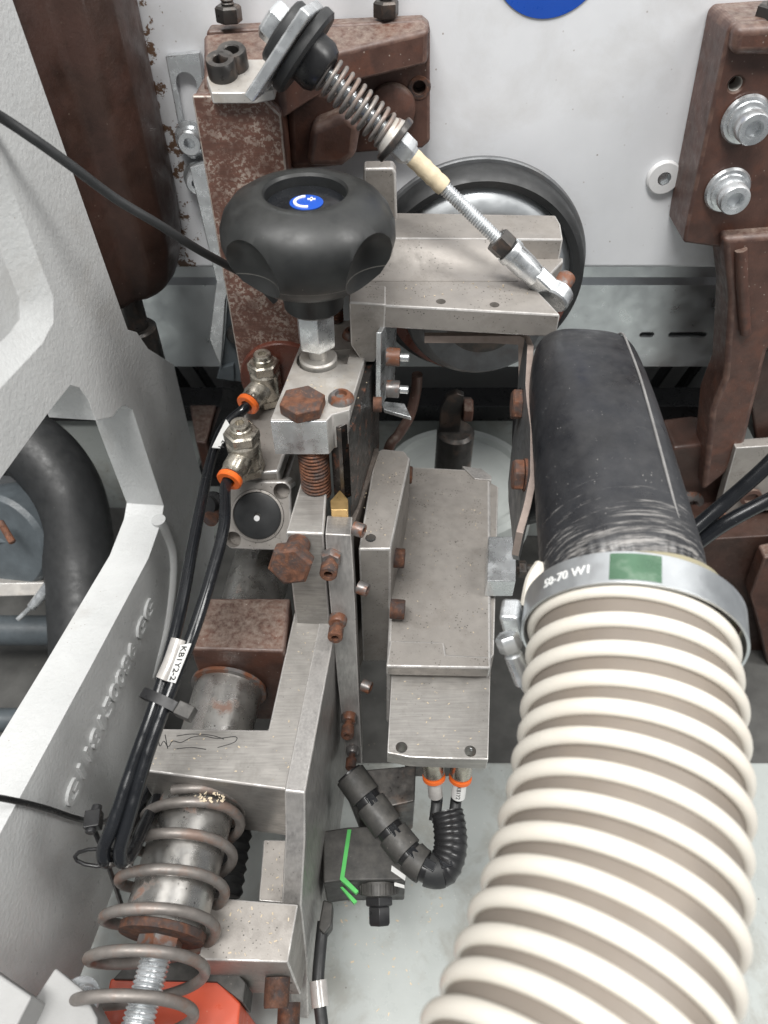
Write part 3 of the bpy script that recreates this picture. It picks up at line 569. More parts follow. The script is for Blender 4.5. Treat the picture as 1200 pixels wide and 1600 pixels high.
# ================================================================ KNOB
KC = V(-3.05, 28.6, 0)
kn = thing('star_knob', 'black plastic star grip knob with blue and white centre cap on a zinc stem', 'knob', V(KC.x, KC.y, 29.7))
prof = [(1.45, 33.95), (2.0, 34.02), (2.6, 34.25), (3.08, 34.65), (3.4, 35.2), (3.53, 35.75), (3.5, 36.25), (3.3, 36.75), (2.95, 37.15), (2.5, 37.42), (2.1, 37.56), (1.92, 37.6), (1.68, 37.56), (1.6, 37.45), (1.57, 37.06), (1.4, 37.04), (0.01, 37.04)]
n = 120
rs = [[V(KC.x + r * math.cos(2 * math.pi * k / n), KC.y + r * math.sin(2 * math.pi * k / n), z) for k in range(n)] for r, z in prof]
grip = obj('grip', MB().rings(rs), 'knob_rubber', kn, sharp=45)
cuts = []
for i in range(4):
    a_ = math.radians(-84 + 45 + 90 * i); c0 = V(KC.x + 4.3 * math.cos(a_), KC.y + 4.3 * math.sin(a_), 35.15)
    cuts.append(MB().lathe(c0 + V(0, 0, -2.0), V(0, 0, 1), [(1.78 * math.sqrt(max(0, 1 - (h / 2.0) ** 2)), h + 2.0) for h in [-2.0 + 4.0 * q / 20 for q in range(21)]], 40))
cut(grip, cuts, False)
grip.data.set_sharp_from_angle(angle=math.radians(24))
obj('collar', MB().lathe(V(KC.x, KC.y, 32.55), V(0, 0, 1), [(1.22, 0), (1.3, 0.1), (1.34, 0.9), (1.45, 1.45)], 48), 'knob_rubber', kn)
cp = V(KC.x, KC.y, 37.045)
ccap = obj('centre_cap', MB().lathe(cp, V(0, 0, 1), [(1.53, 0), (1.53, 0.05), (0, 0.07)], 48), 'black_gloss', kn)
cap2 = obj('blue_emblem', MB().lathe(cp + V(0.02, -0.05, 0.06), V(0, 0, 1), [(0.66, 0), (0.66, 0.03), (0, 0.035)], 40), 'blue_print', ccap)
em = MB()
c0 = cp + V(0.02, -0.05, 0.1)
em.tube([c0 + V(0.46 * math.cos(a_), 0.46 * math.sin(a_), 0) for a_ in [math.radians(100 + i * 14) for i in range(14)]], 0.07, 6)
em.box(c0 + V(0.18, 0.24, 0), V(0.16, 0, 0), V(0, 0.05, 0), V(0, 0, 0.02)).box(c0 + V(0.18, 0.24, 0), V(0.04, 0, 0), V(0, 0.16, 0), V(0, 0, 0.02))
obj('emblem_mark', em, 'white_print', ccap)
obj('hex_stem', MB().hexa(V(KC.x, KC.y, 30.55), V(0, 0, 1), 1.55, 2.2, ref=V(0.2, -1, 0)), 'zinc', kn, bev=0.03)
obj('neck', MB().cyl(V(KC.x, KC.y, 29.9), V(KC.x, KC.y, 30.6), 0.42).lathe(V(KC.x, KC.y, 29.35), V(0, 0, 1), [(.85, 0), (.88, .05), (.88, .5), (.8, .58)], 36), 'zinc_dusty', kn)
# ================================================================ SLIDE WITH ZINC BLOCK
sb = thing('slide_block', 'galvanised steel block with a rusty hexagon bolt under the knob', 'block', PZ(500, 620, 27.8))
blk = obj('block', MB().prism(polyZ([(422, 656), (511, 657), (519, 648), (546, 641), (582, 520), (586, 500), (484, 500)], 29.7), V(0, 0, -1.95)), 'zinc_dusty', sb, bev=0.06)
cut(blk, [MB().cyl(V(KC.x, KC.y, 29.3), V(KC.x, KC.y, 30.5), 1.02), MB().prism(polyZ([(497, 560), (548, 556), (543, 580), (493, 584)], 29.3), V(0, 0, 1))])
obj('front_plate', MB().prism([p + V(0, -0.12, 0) for p in [PZ(423, 656, 29.66), PZ(510, 656, 29.66), PZ(510, 656, 29.66) - V(0, 0, 1.88), PZ(423, 656, 29.66) - V(0, 0, 1.88)]], V(0, 0.11, 0)), 'zinc', sb, bev=0.03)
p = PZ(474, 640, 29.7)
obj('hex_bolt', MB().hexa(p, V(0, 0, 1), 1.75, 0.62, ref=V(1, 0.35, 0)), 'rust', sb, bev=0.05)
for u, v in ((533, 624), (553, 524)):
    p = PZ(u, v, 29.7)
    obj('button_screw', MB().lathe(p, V(0, 0, 1), [(0.58, 0), (0.56, 0.12), (0.42, 0.28), (0.27, 0.3), (0.25, 0.12), (0, 0.12)], 30), 'rust_grey', sb)
p = PZ(524, 500, 29.7)
obj('stop_bolt', MB().thread(p, p + V(0, 0, 1.5), 0.42, 0.16).hexa(p + V(0, 0, 1.5), V(0, 0, 1), 1.4, 0.6), 'rust', sb)
p = PZ(484, 700, 27.6); 
p = V(PZ(474, 640, 29.7).x + 0.25, PZ(474, 640, 29.7).y, 0)
obj('adjusting_bolt', MB().thread(p + V(0, 0, 24.6), p + V(0, 0, 27.8), 0.72, 0.2, d=0.1), 'rust', sb)

sr = thing('slide_rail', 'black worn dovetail slide rail beside the galvanised block', 'rail', PZ(545, 780, 20))
obj('dovetail', MB().prism(polyZ([(514, 662), (529, 668), (546, 660), (578, 560), (560, 560), (530, 620)], 29.0), V(0, 0, -4.6)), 'slide_steel', sr, bev=0.05)
obj('rear_rail', MB().prism(polyZ([(544, 676), (554, 660), (592, 545), (574, 545)], 29.2), V(0, 0, -9.0)), 'slide_steel', sr, bev=0.04)
obj('front_groove', MB().prism(polyZ([(527, 671), (533, 671), (533, 664), (527, 664)], 28.9), V(0, 0, -4.2)), 'dark_steel', sr)
for u, v in ((583, 632),):
    p = PY(u, v, 26.5); obj('side_screw', MB().head(p, V(1, 0, 0), 0.35, 0.4), 'rust', sr)
wear = obj('wear_plate', MB().prism(polyZ([(548, 830), (560, 800), (592, 700), (578, 700), (548, 790)], 23.9), V(0, 0, -13)), 'plate_brown', sr, bev=0.04)
for (u, v, y) in ((553, 825, 22.2), (560, 917, 21.4), (566, 1070, 20)):
    p = PY(u, v, y); obj('edge_screw', MB().head(p, V(0.9, -0.4, 0), 0.33, 0.5), 'rust_grey', sr)
gb = obj('brass_key', MB().prism(polyZ([(516, 782), (531, 765), (544, 780), (544, 797), (517, 797)], 25.12), V(0, 0, -0.6)), 'brass', bev=0.04); tag(gb, 'small brass gib piece at the foot of the black slide rail', 'gib')

# ================================================================ ALUMINIUM ARM
arm = thing('spring_carrier', 'milled aluminium arm with adjusting screws, carrying the spring shaft', 'arm', PZ(480, 1300, 8))
TP = V(0, 22.0, 25.0); TD = V(0, -3.6, -15.2).normalized(); TN = V(0, -TD.z, TD.y).normalized() * -1   # leaning front plane
if TN.y > 0: TN = -TN
# upper head: top polygon, sheared down along the leaning front
tp = polyZ([(446, 832), (506, 834), (510, 775), (515, 745), (472, 745)], 25.0)
k = 6.6 / 15.2 * 3.6
lowp = [p + V(0, -k * 0.55, -6.6) for p in tp]
hd = obj('head', MB().prism(tp, None, lowp), 'alu_brushed', arm, bev=0.1, seg=3)
front = polyP([(508, 833), (549, 835), (553, 900), (560, 1060), (566, 1192), (541, 1190), (527, 1060), (512, 900)], TP, TN)
gibo = obj('gib_bar', MB().prism([p - TN * -0.06 for p in front], -TN * 1.5), 'alu_side', arm, bev=0.06)
top2 = polyZ([(460, 956), (526, 966), (476, 1238), (213, 1203), (241, 1138), (419, 1140)], 19.0)
obj('fork', MB().prism(top2, V(0, 0, -5.6)), 'alu_brushed', arm, bev=0.09, seg=3)
# right cheek
A = PZ(526, 966, 19.0); B = PZ(476, 1238, 19.0); sn = V(-(B - A).y, (B - A).x, 0).normalized()
if sn.x < 0: sn = -sn
ck = polyP([(527, 968), (477, 1239), (477, 1312), (471, 1415), (480, 1500), (482, 1592), (512, 1500), (527, 1400), (545, 1290), (562, 1198), (556, 1100), (545, 1020)], A + sn * 0.05, sn)
obj('cheek', MB().prism(ck, -sn * 0.9), 'alu_side', arm, bev=0.08)
zs = 13.2
obj('step', MB().prism(polyZ([(412, 1312), (472, 1313), (466, 1413), (404, 1408)], zs), V(0, 0, -3)), 'alu_cast', arm, bev=0.06)
zt = 14.6
toe = obj('toe_block', MB().prism(polyZ([(330, 1402), (466, 1413), (450, 1504), (310, 1500)], zt), V(0, 0, -6.5)), 'alu_cast', arm, bev=0.07)
yf = PZ(440, 1504, zt).y
cutl = []
for u, v in ((390, 1560), (452, 1536), (452, 1549)):
    p = PY(u, v, yf); cutl.append(MB().cyl(p + V(0, -1, 0), p + V(0, 1.2, 0), 0.28 if u < 400 else 0.16, n=20))
cut(toe, cutl)
for u, v in ((434, 1527), (452, 1566)):
    p = PY(u, v, yf)
    obj('cap_screw', MB().head(p, V(0.02, -1, -0.15), 0.56, 1.15), 'rust', arm)
# big rusty bolt on the arm front
bh_ = PL(467, 850, TP, TN); ax = V(-0.1, -0.88, 0.30).normalized()
obj('large_bolt', MB().cyl(bh_, bh_ + ax * 1.3, 0.55).hexa(bh_ + ax * 1.25, ax, 1.75, 0.75, ref=V(1, 0, 0.2)), 'rust', arm, bev=0.04)
# set screws with lock nuts along the gib bar
for i, (u, v, sc) in enumerate(((518, 868, 1.0), (528, 966, 0.9), (546, 1118, 0.85), (551, 1168, 0.72))):
    p = PL(u, v, TP, TN); ax = V(-0.05, -0.92, 0.18).normalized()
    sset = obj('set_screw', MB().lathe(p, ax, [(0.24 * sc, 0), (0.24 * sc, 0.75), (0.40 * sc, 0.78), (0.40 * sc, 1.3), (0.36 * sc, 1.36), (0.2 * sc, 1.36), (0.2 * sc, 1.0), (0, 1.0)], 26), 'rust', arm)
    obj('lock_nut', MB().lathe(p + ax * 0.02, ax, [(0.5 * sc, 0), (0.52 * sc, 0.06), (0.5 * sc, 0.3), (0.4 * sc, 0.42)], 6 if i == 0 else 26), 'rust_grey', sset)
# pencil scribble on the fork
sc_ = MB()
def scr(pts): sc_.tube(smooth_path([PZ(u, v, 19.0) for u, v in pts], 5), 0.02, 5)
scr([(247, 1152), (250, 1166), (256, 1158), (263, 1167), (270, 1158), (283, 1160), (300, 1152), (318, 1150), (340, 1154), (368, 1151), (366, 1160), (340, 1168)])
scr([(276, 1150), (300, 1147), (330, 1149), (350, 1155)]); scr([(276, 1170), (300, 1168), (322, 1171)]); scr([(258, 1148), (262, 1170)])
obj('pencil_mark', sc_, 'ink', arm)

# ================================================================ SHAFT, CLAMP BLOCK, SPRING
SA = V(-6.95, 29.5, 16.0); SB = V(-9.1, 8.0, 16.0); SD = (SB - SA).normalized()
sh = thing('spring_shaft', 'round steel shaft with rust spots running towards the viewer through the arm', 'shaft', SB)
obj('shaft', MB().cyl(SA, SB, 1.72, n=64, ch=0.1), 'steel_tube', sh)
obj('end_ring', MB().lathe(SB, SD, [(1.7, -0.25), (1.78, -0.2), (1.75, 0.12), (0.9, 0.16)], 48), 'rust', sh)
obj('end_nut', MB().hexa(SB + SD * 0.1, SD, 1.6, 0.7), 'rust_grey', sh)
obj('end_thread', MB().thread(SB + SD * 0.8, SB + SD * 7, 0.62, 0.17), 'zinc', sh)
SY = lambda y: SA + SD * ((y - SA.y) / SD.y)
sp_pts = []
NT = 9.0
for i in range(int(NT * 48) + 1):
    tn = i / 48.0
    y = 13.25 - (0.62 * tn if tn < 1.2 else 0.744 + (tn - 1.2) * 1.45)
    c = SY(y) + V(-0.5 * max(0, tn - 1) / 8, 0, 0); Rr = 2.1 + 0.26 * min(1, tn / 4)
    q = -2 * math.pi * tn + 1.9
    sp_pts.append(c + V(1, SD.x / -SD.y * -1, 0).normalized() * (Rr * math.cos(q)) + V(0, 0, 1) * (Rr * math.sin(q)))
spg = obj('coil_spring', MB().tube(sp_pts, 0.225, 14), 'spring_steel', sharp=60); tag(spg, 'large grey brown coil spring around the shaft, bottom left', 'spring')
cb = thing('clamp_block', 'dark brown rusted block clamped around the steel shaft', 'block', SY(20) - V(0, 0, 3))
bt = obj('block', MB().prism(polyZ([(322, 934), (454, 934), (444, 1018), (296, 1014)], 19.4), V(0, 0, -7.0)), 'brown_cast', cb, bev=0.15, seg=3)
fy = SY(PZ(370, 1016, 19.4).y)
obj('bush_ring', MB().lathe(fy + SD * 0.02, SD, [(1.74, 0), (1.95, 0), (1.95, 0.18), (1.74, 0.22)], 56), 'rust_grey', cb)

# ================================================================ AIR CYLINDER
cyf = PS(402, 806, 37.5); cn = V(-0.06, -0.80, 0.60).normalized()   # front face normal
ca, cb2, _ = basis(cn, V(1, 0, 0))      # ca ~ x, cb2 ~ up
if cb2.z < 0: cb2 = -cb2
ac = thing('air_cylinder', 'grey die cast pneumatic cylinder with round black end cap', 'cylinder', cyf - V(0, -2, 2.5))
def cf(a, b, d=0.0): return cyf + ca * a + cb2 * b + cn * d
cap = obj('end_cap', MB().prism([cf(a, b) for a, b in ((-1.75, -1.45), (-1.45, -1.75), (1.1, -1.8), (1.75, -1.5), (1.75, 1.5), (1.5, 1.8), (-1.3, 1.8), (-1.75, 1.4))], -cn * 1.6), 'alu_cast', ac, bev=0.12, seg=3)
cut(cap, [MB().cyl(cf(a, b, .3), cf(a, b, -0.8), 0.42) for a, b in ((1.28, 1.28), (-1.3, -1.25))] + [MB().cyl(cf(0, 0, .3), cf(0, 0, -0.15), 1.38, n=48)])
obj('cap_ring', MB().lathe(cf(0, 0, -0.16), cn, [(1.37, 0), (1.36, 0.22), (1.25, 0.25), (1.22, 0.1)], 56), 'alu_cast', ac)
bcap = obj('black_cap', MB().lathe(cf(0, 0, -0.14), cn, [(1.22, 0), (1.22, 0.14), (1.1, 0.2), (0.17, 0.16), (0.15, 0.08), (0, 0.08)], 56), 'black_rubber', ac)
obj('cap_dot', MB().lathe(cf(-0.02, -0.12, 0.0), cn, [(0.15, 0), (0.15, 0.05), (0, 0.06)], 20), 'white_print', bcap)
bc = cf(0, 0.2, -1.55)
obj('barrel', MB().prism([bc + ca * a + cb2 * b for a, b in ((-1.6, -1.3), (1.5, -1.3), (1.6, 0.6), (1.2, 1.5), (-1.3, 1.5), (-1.6, 0.8))], V(0.7, 8.5, -1.2)), 'alu_cast', ac, bev=0.15, seg=3)
obj('top_pad', MB().prism(polyZ([(352, 744), (436, 736), (462, 660), (448, 590), (402, 590), (380, 650)], 24.3), V(0, 0, -0.9)), 'alu_cast', ac, bev=0.15, seg=3)
obj('side_bolt', MB().lathe(PS(333, 790, 38.5), V(-0.2, -0.5, 0.5), [(0.75, 0), (0.75, 0.25), (0.5, 0.28), (0.5, 0.7), (0, .72)], 28), 'black_plastic', ac)
obj('port_plug', MB().cyl(PS(338, 800, 38.5), PS(328, 812, 37.8), 0.4), 'rust', ac)

# speed controllers
def fitting(u, v, zb, lean, label, ou, ov):
    p = PZ(u, v, zb)
    t = thing('speed_controller', label, 'fitting', p, 'elbow air fittings on the cylinder')
    obj('base_hex', MB().hexa(p, V(0, 0, 1), 1.5, 0.5, ref=V(1, .4, 0)), 'brass_nickel', t)
    obj('body', MB().lathe(p + V(0, 0, 0.45), V(0, 0, 1), [(0.75, 0), (0.82, 0.1), (0.82, 1.5), (0.7, 1.65)], 36), 'brass_nickel', t)
    obj('adjuster_hex', MB().hexa(p + V(0, 0, 2.08), V(0, 0, 1), 1.5, 0.55, ref=V(1, .2, 0)), 'brass_nickel', t, bev=0.02)
    obj('adjuster', MB().lathe(p + V(0, 0, 2.6), V(0, 0, 1), [(0.52, 0), (0.52, 0.22), (0.46, 0.26), (0.46, 0.45), (0.42, 0.5), (0.22, 0.5), (0.22, 0.25), (0, 0.25)], 30), 'brass_nickel', t)
    b = p + V(0, 0, 1.25); d = V(*lean).normalized()
    obj('outlet', MB().lathe(b, d, [(0.62, 0.2), (0.64, 1.2), (0.58, 1.3), (0.58, 1.62), (0.5, 1.66)], 32), 'brass_nickel', t)
    e = b + d * 1.68
    obj('release_ring', MB().lathe(e, d, [(0.42, -0.15), (0.44, 0), (0.62, 0.03), (0.62, 0.22), (0.56, 0.28), (0.32, 0.28), (0.30, 0.0)], 36), 'orange_plastic', t)
    return e + d * 0.1, d
e1_, d1 = fitting(420, 626, 24.4, (-0.42, -0.85, -0.1), 'nickel elbow air fitting with orange ring, the rear one beside the knob stem', 0, 0)
e2_, d2 = fitting(388, 735, 24.4, (-0.28, -0.92, -0.1), 'nickel elbow air fitting with orange ring, the front one above the black end cap', 0, 0)

def tubeobj(name, label, cat, pts, r, mat, group=None, n=16, k=10):
    o = obj(name, MB().tube(smooth_path(pts, k), r, n), mat); return tag(o, label, cat, group)
tubeobj('air_hose', 'black air tube from the front air fitting, the right one of the tied pair', 'hose',
        [e2_ - d2 * 0.3, e2_ + d2 * 0.5, PZ(350, 822, 25.5), PZ(330, 900, 25), PZ(303, 985, 24.3), PZ(268, 1075, 23.4), PZ(230, 1180, 22.3), PZ(204, 1270, 21.3), PZ(188, 1326, 20.6), PZ(192, 1347, 20.0), PZ(206, 1332, 19.4), PZ(228, 1285, 18.0), PZ(250, 1240, 16)], 0.265, 'black_gloss', 'paired air tubes')
tubeobj('air_hose', 'black air tube from the rear air fitting, the left one of the tied pair', 'hose',
        [e1_ - d1 * 0.3, e1_ + d1 * 0.5, PZ(350, 668, 24.8), PZ(332, 712, 24.6), PZ(318, 770, 24.6), PZ(300, 860, 24.5), PZ(283, 950, 24.2), PZ(252, 1070, 23.4), PZ(210, 1190, 22.2), PZ(176, 1290, 21.2), PZ(162, 1326, 20.6), PZ(165, 1346, 20.0), PZ(180, 1336, 19.0), PZ(208, 1280, 17), PZ(238, 1225, 15)], 0.265, 'black_gloss', 'paired air tubes')
# printed labels
def flag(label, pts, z, body, o_px, e_px, h, parent_label=None, sleeve=None):
    P_ = [PZ(u, v, zz) for (u, v), zz in zip(pts, z)]
    t = thing('cable_label', label, 'label', P_[0])
    nn = (P_[1] - P_[0]).cross(P_[2] - P_[0]).normalized()
    if nn.dot(CAMP - P_[0]) < 0: nn = -nn
    obj('flag', MB().prism(P_, -nn * 0.05), 'label_white', t)
    o_ = PL(*o_px, P_[0], nn); e_ = PL(*e_px, P_[0], nn); x_ = (e_ - o_).normalized(); y_ = nn.cross(x_)
    tm = text_mb(body, 1.0, lambda x, y, hh: V(x, y, hh), 0.01); wd = max(p.x for p in tm.v)
    s_ = (e_ - o_).length / wd
    obj('print', text_mb(body, 1.0, lambda x, y, hh: o_ + x_ * (x * s_) + y_ * (y * h) + nn * (0.012 + hh), 0.01, bold=0.01), 'ink', t)
    if sleeve: obj('clear_sleeve', MB().tube(smooth_path([PZ(*q) for q in sleeve], 4), 0.34, 20), 'sleeve', t)
flag('white printed label flag on clear sleeve of the paired air tubes', [(282, 1008), (298, 1005), (273, 1067), (261, 1064)], (24.5, 24.7, 24.3, 24.1), 'KB1Y2-2', (285, 1009), (265, 1063), 0.4, sleeve=[(280, 1000, 24.25), (268, 1035, 23.9), (256, 1062, 23.6)])
flag('white printed label on the rear air tube beside the front fitting', [(353, 655), (362, 668), (344, 700), (331, 699)], (25.5, 25.5, 25.3, 25.2), 'KB1Y2-4', (361, 668), (341, 699), 0.5)
# cable ties
def tie(label, c, rx, d, hu):
    t = thing('cable_tie', label, 'cable tie', c)
    a, b, cc = basis(d, V(1, 0, 0))
    obj('band', MB().rings([[c + cc * h + (a * math.cos(q) * rx + b * math.sin(q) * 0.36) * k for q in [2 * math.pi * i / 28 for i in range(28)]] for h, k in ((-0.2, 1.0), (-0.2, 1.1), (0.2, 1.1), (0.2, 1.0))], closed=True, caps=False), 'black_plastic', t)
    obj('lock', MB().box(c + a * (rx + 0.3) + V(0, 0, 0.1), a * 0.35, b * 0.3, cc * 0.28), 'plastic_dusty', t, bev=0.05)
tie('black cable tie holding the two air tubes left of the arm', (PZ(252, 1096, 23.2)), 0.85, V(-0.4, -0.9, -0.2), 0)
# thin cables left
tubeobj('black_cable', 'black cable crossing the brown column from the left edge to behind the knob', 'cable', [PS(-90, 130, 23), PS(0, 182, 25), PS(60, 222, 26), PS(110, 258, 27), PS(180, 310, 28.5), PS(250, 352, 30), PS(310, 390, 32), PS(358, 416, 34), PS(400, 440, 35.5), PS(430, 470, 36.5)], 0.19, 'black_rubber')
tubeobj('black_cable', 'thin black cable from the left edge over the cast frame to a cable tie', 'cable', [onL(-80, 1236, 0.4), onL(0, 1248, 0.35), onL(60, 1262, 0.35), onL(105, 1277, 0.4), onL(140, 1283, 0.6), PZ(190, 1262, 19), PZ(240, 1200, 16)], 0.13, 'black_plastic')
tubeobj('black_cable', 'thin black tail hanging from the cable tie towards the spring', 'cable', [PZ(142, 1286, 20.5), PZ(156, 1318, 19.5), PZ(176, 1372, 17), PZ(190, 1415, 14), PZ(200, 1450, 11)], 0.1, 'black_plastic')
c = PZ(146, 1282, 20.6)
ti = obj('cable_tie', MB().box(c, V(0.3, 0.05, 0), V(-0.05, 0.34, 0), V(0, 0, 0.28)).cyl(c + V(0, -0.5, 0), c + V(0, 0.6, 0), 0.2), 'black_plastic', bev=0.05); tag(ti, 'small black cable tie head on the thin cable by the casting number', 'cable tie')
c = PZ(196, 1340, 19.4)
ti = obj('cable_tie', MB().box(c, V(0.3, 0, 0), V(0, 0.3, 0), V(0, 0, 0.25)).tube([c + V(-0.1 + 1.0 * math.cos(q) - 0.9, 0.2 * math.sin(q), 0.4 * math.sin(q)) for q in [i * 0.5 for i in range(13)]], 0.08, 8), 'black_plastic', bev=0.05); tag(ti, 'small black cable tie at the bend of the air tubes beside the spring', 'cable tie')

# red block under the spring
rb = thing('red_block', 'orange red plastic block with dark grey top under the coil spring', 'block', PZ(290, 1600, 5))
ztr = 11.5
obj('body', MB().prism(polyZ([(172, 1528), (300, 1530), (340, 1530), (376, 1566), (362, 1720), (135, 1720)], ztr), V(0, 0, -6)), 'red_paint', rb, bev=0.12)
obj('cap_plate', MB().prism(polyZ([(200, 1504), (352, 1497), (384, 1535), (380, 1568), (338, 1534), (176, 1530)], ztr + 0.25), V(0, 0, -2.5)), 'plastic_dusty', rb, bev=0.06)
rod = obj('damper_boot', MB().lathe(PZ(345, 1400, 12), V(0.06, 1, 0.1), [(0.9 + 0.12 * (i % 2), i * 0.25) for i in range(16)], 24), 'black_rubber'); tag(rod, 'black ribbed rubber boot behind the coil spring', 'boot')
# ================================================================ MOTOR CASTING
mc = thing('motor_casting', 'grey aluminium motor block with clamp plate and rusty socket screws', 'casting', PZ(690, 1040, 13))
zbk = 19.0
bk = obj('block', MB().prism(polyZ([(640, 728), (732, 733), (766, 748), (768, 1042), (604, 1038), (612, 870)], zbk), V(0, 0, -6.0)), 'alu_cast', mc, bev=0.16, seg=3)
obj('side_slope', MB().prism(polyZ([(764, 752), (779, 760), (772, 1022), (766, 1030)], zbk - 0.35), V(0, 0, -4.5)), 'alu_cast', mc, bev=0.08)
obj('shim', MB().prism(polyZ([(722, 728), (752, 732), (768, 744), (768, 750), (742, 748)], zbk + 0.1), V(0, 0, -0.6)), 'alu_side', mc, bev=0.03)
obj('ledge', MB().prism(polyZ([(609, 1000), (694, 1003), (697, 1022), (766, 1026), (767, 1044), (603, 1041)], zbk + 0.22), V(0, 0, -0.8)), 'alu_cast', mc, bev=0.1, seg=3)
zp = 23.6
top = polyZ([(586, 706), (598, 701), (632, 704), (641, 716), (611, 858), (560, 858)], zp)
low_ = [p + V(0.0, 0.0, -9.8) for p in top]
pl_ = obj('clamp_plate', MB().prism(top, None, low_), 'alu_cast', mc, bev=0.1, seg=3)
cut(pl_, [MB().cyl(PZ(579, 834, zp + .3), PZ(579, 834, zp + .3) - V(0, 0, 1.5), 0.26, n=20)])
obj('thread_insert', MB().lathe(PZ(579, 834, zp) - V(0, 0, 1.15), V(0, 0, 1), [(0.24 + 0.03 * (i % 2), i * 0.1) for i in range(11)], 18, caps=False), 'zinc', pl_)
for (u, v, z) in ((624, 741, 21.3), (610, 871, 21.4), (610, 951, 19.8)):
    p = PZ(u, v, z)
    obj('cap_screw', MB().head(p, V(1, -0.1, 0), 0.5, 0.72), 'rust', mc)
tg = obj('tongue', MB().prism(polyZ([(613, 1030), (767, 1034), (763, 1187), (690, 1185), (640, 1183), (605, 1176)], zbk - 1.0), V(0, 0, -1.0)), 'alu_brushed', mc, bev=0.05)
cut(tg, [MB().cyl(PZ(u, v, zbk), PZ(u, v, zbk) - V(0, 0, 3), 0.27, n=24) for u, v in ((628, 1152), (738, 1158))])
obj('hole_screw', MB().lathe(PZ(738, 1158, zbk - 1.0) - V(0, 0, 0.5), V(0, 0, 1), [(0.25, 0), (0.25, .25), (0, .3)], 20), 'zinc', mc)
obj('lower_body', MB().prism(polyZ([(628, 1045), (755, 1045), (748, 1120), (640, 1120)], zbk - 2.2), V(0, 0, -7)), 'dark_steel', mc, bev=0.1)
# spindle behind
t = thing('spindle', 'dark steel spindle with a flat tab standing behind the motor block', 'spindle', PZ(708, 740, 14))
p = PZ(707, 730, 15.5)
obj('shaft', MB().cyl(p - V(0, 0, 3), p + V(0, 0, 3.3), 1.22, n=40, ch=0.2), 'dark_steel', t)
obj('tab', MB().prism([p + V(a, -0.2, b) for a, b in ((-1.1, 2.8), (0.25, 2.8), (0.3, 6.2), (-0.2, 6.4), (-0.8, 6.1), (-1.1, 5.2))], V(0, 0.5, 0)), 'dark_steel', t, bev=0.08)
obj('side_nut', MB().hexa(p + V(0.3, 0.0, 5.0), V(1, 0, 0), 1.4, 0.6), 'brown_cast', t)
t2 = tubeobj('rusty_pipe', 'thin rusty pipe bending down behind the galvanised angle', 'pipe', [PY(652, 585, 33), PY(650, 610, 33), PY(640, 650, 32.5), PY(622, 680, 32), PY(608, 700, 31.5), PY(596, 760, 31)], 0.3, 'brown_cast')
# zinc stop block
t = thing('zinc_block', 'small galvanised stop block with a dark bolt on the motor block right side', 'block', PZ(785, 930, 18))
obj('block', MB().prism(polyZ([(763, 838), (803, 838), (807, 842), (806, 908), (761, 908)], 20.3), V(0, 0, -1.3)), 'zinc', t, bev=0.06)
p = PZ(806, 889, 19.6)
obj('bolt', MB().cyl(p, p + V(0.9, 0, 0), 0.25).hexa(p + V(0.12, 0, 0), V(1, 0, 0), 0.8, 0.42), 'dark_steel', t)

# ================================================================ HOOD BRACKET (bent strip on edge)
t = thing('hood_bracket', 'bent steel strip bracket with two rusty hexagon screws beside the black hood', 'bracket', V(5.5, 25, 24))
BPp = V(0, 29.5, 30.7); BPn = V(0, -0.22, 1).normalized()
pth = [(663, 522), (700, 522), (770, 522), (812, 522), (824, 527), (829, 540), (826, 600), (828, 625), (834, 668), (834, 742), (824, 790), (812, 832)]
cl = [PL(u, v, BPp, BPn) for u, v in pth]
def offs(pts, d):
    out = []
    for i, p in enumerate(pts):
        tt = (pts[min(i + 1, len(pts) - 1)] - pts[max(i - 1, 0)]); tt.z = 0; tt.normalize()
        out.append(p + V(tt.y, -tt.x, 0) * d)
    return out
Lf = offs(cl, 0.15); Rt = offs(cl, -0.15)
mb = MB(); n = len(cl); dep = [V(0, 0, -d_) for d_ in (0.4, 0.4, 0.4, 0.5, 2.2, 4.6, 6.2, 6.4, 6.4, 5.2, 3.4, 1.4)]
vs = Lf + Rt + [p + d_ for p, d_ in zip(Lf, dep)] + [p + d_ for p, d_ in zip(Rt, dep)]; fs = []
for i in range(n - 1):
    fs += [[i, i + 1, n + i + 1, n + i], [2 * n + i + 1, 2 * n + i, 3 * n + i, 3 * n + i + 1], [i + 1, i, 2 * n + i, 2 * n + i + 1], [n + i, n + i + 1, 3 * n + i + 1, 3 * n + i]]
fs += [[0, n, 3 * n, 2 * n], [n - 1, 2 * n + n - 1, 3 * n + n - 1, n + n - 1]]
mb.add(vs, fs)
so = obj('strip', mb, 'steel_dull', t)
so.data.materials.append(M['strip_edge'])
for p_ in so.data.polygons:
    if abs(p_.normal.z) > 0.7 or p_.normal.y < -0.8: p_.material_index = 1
bv = so.modifiers.new('bevel', 'BEVEL'); bv.width = 0.03 * CM; bv.segments = 2; bv.limit_method = 'ANGLE'; bv.harden_normals = True
for u, v in ((806, 632), (808, 742)):
    p = PL(u, v, BPp - V(0, 0, 1.3), BPn) + V(0.25, 0, 0)
    obj('hex_screw', MB().hexa(p, V(-1, 0.05, 0), 1.25, 0.45, ref=V(0, 0.3, 1)).lathe(p + V(0.16, 0, 0), V(-1, 0.05, 0), [(0.72, 0), (0.72, 0.14)], 24), 'rust', t, bev=0.03)

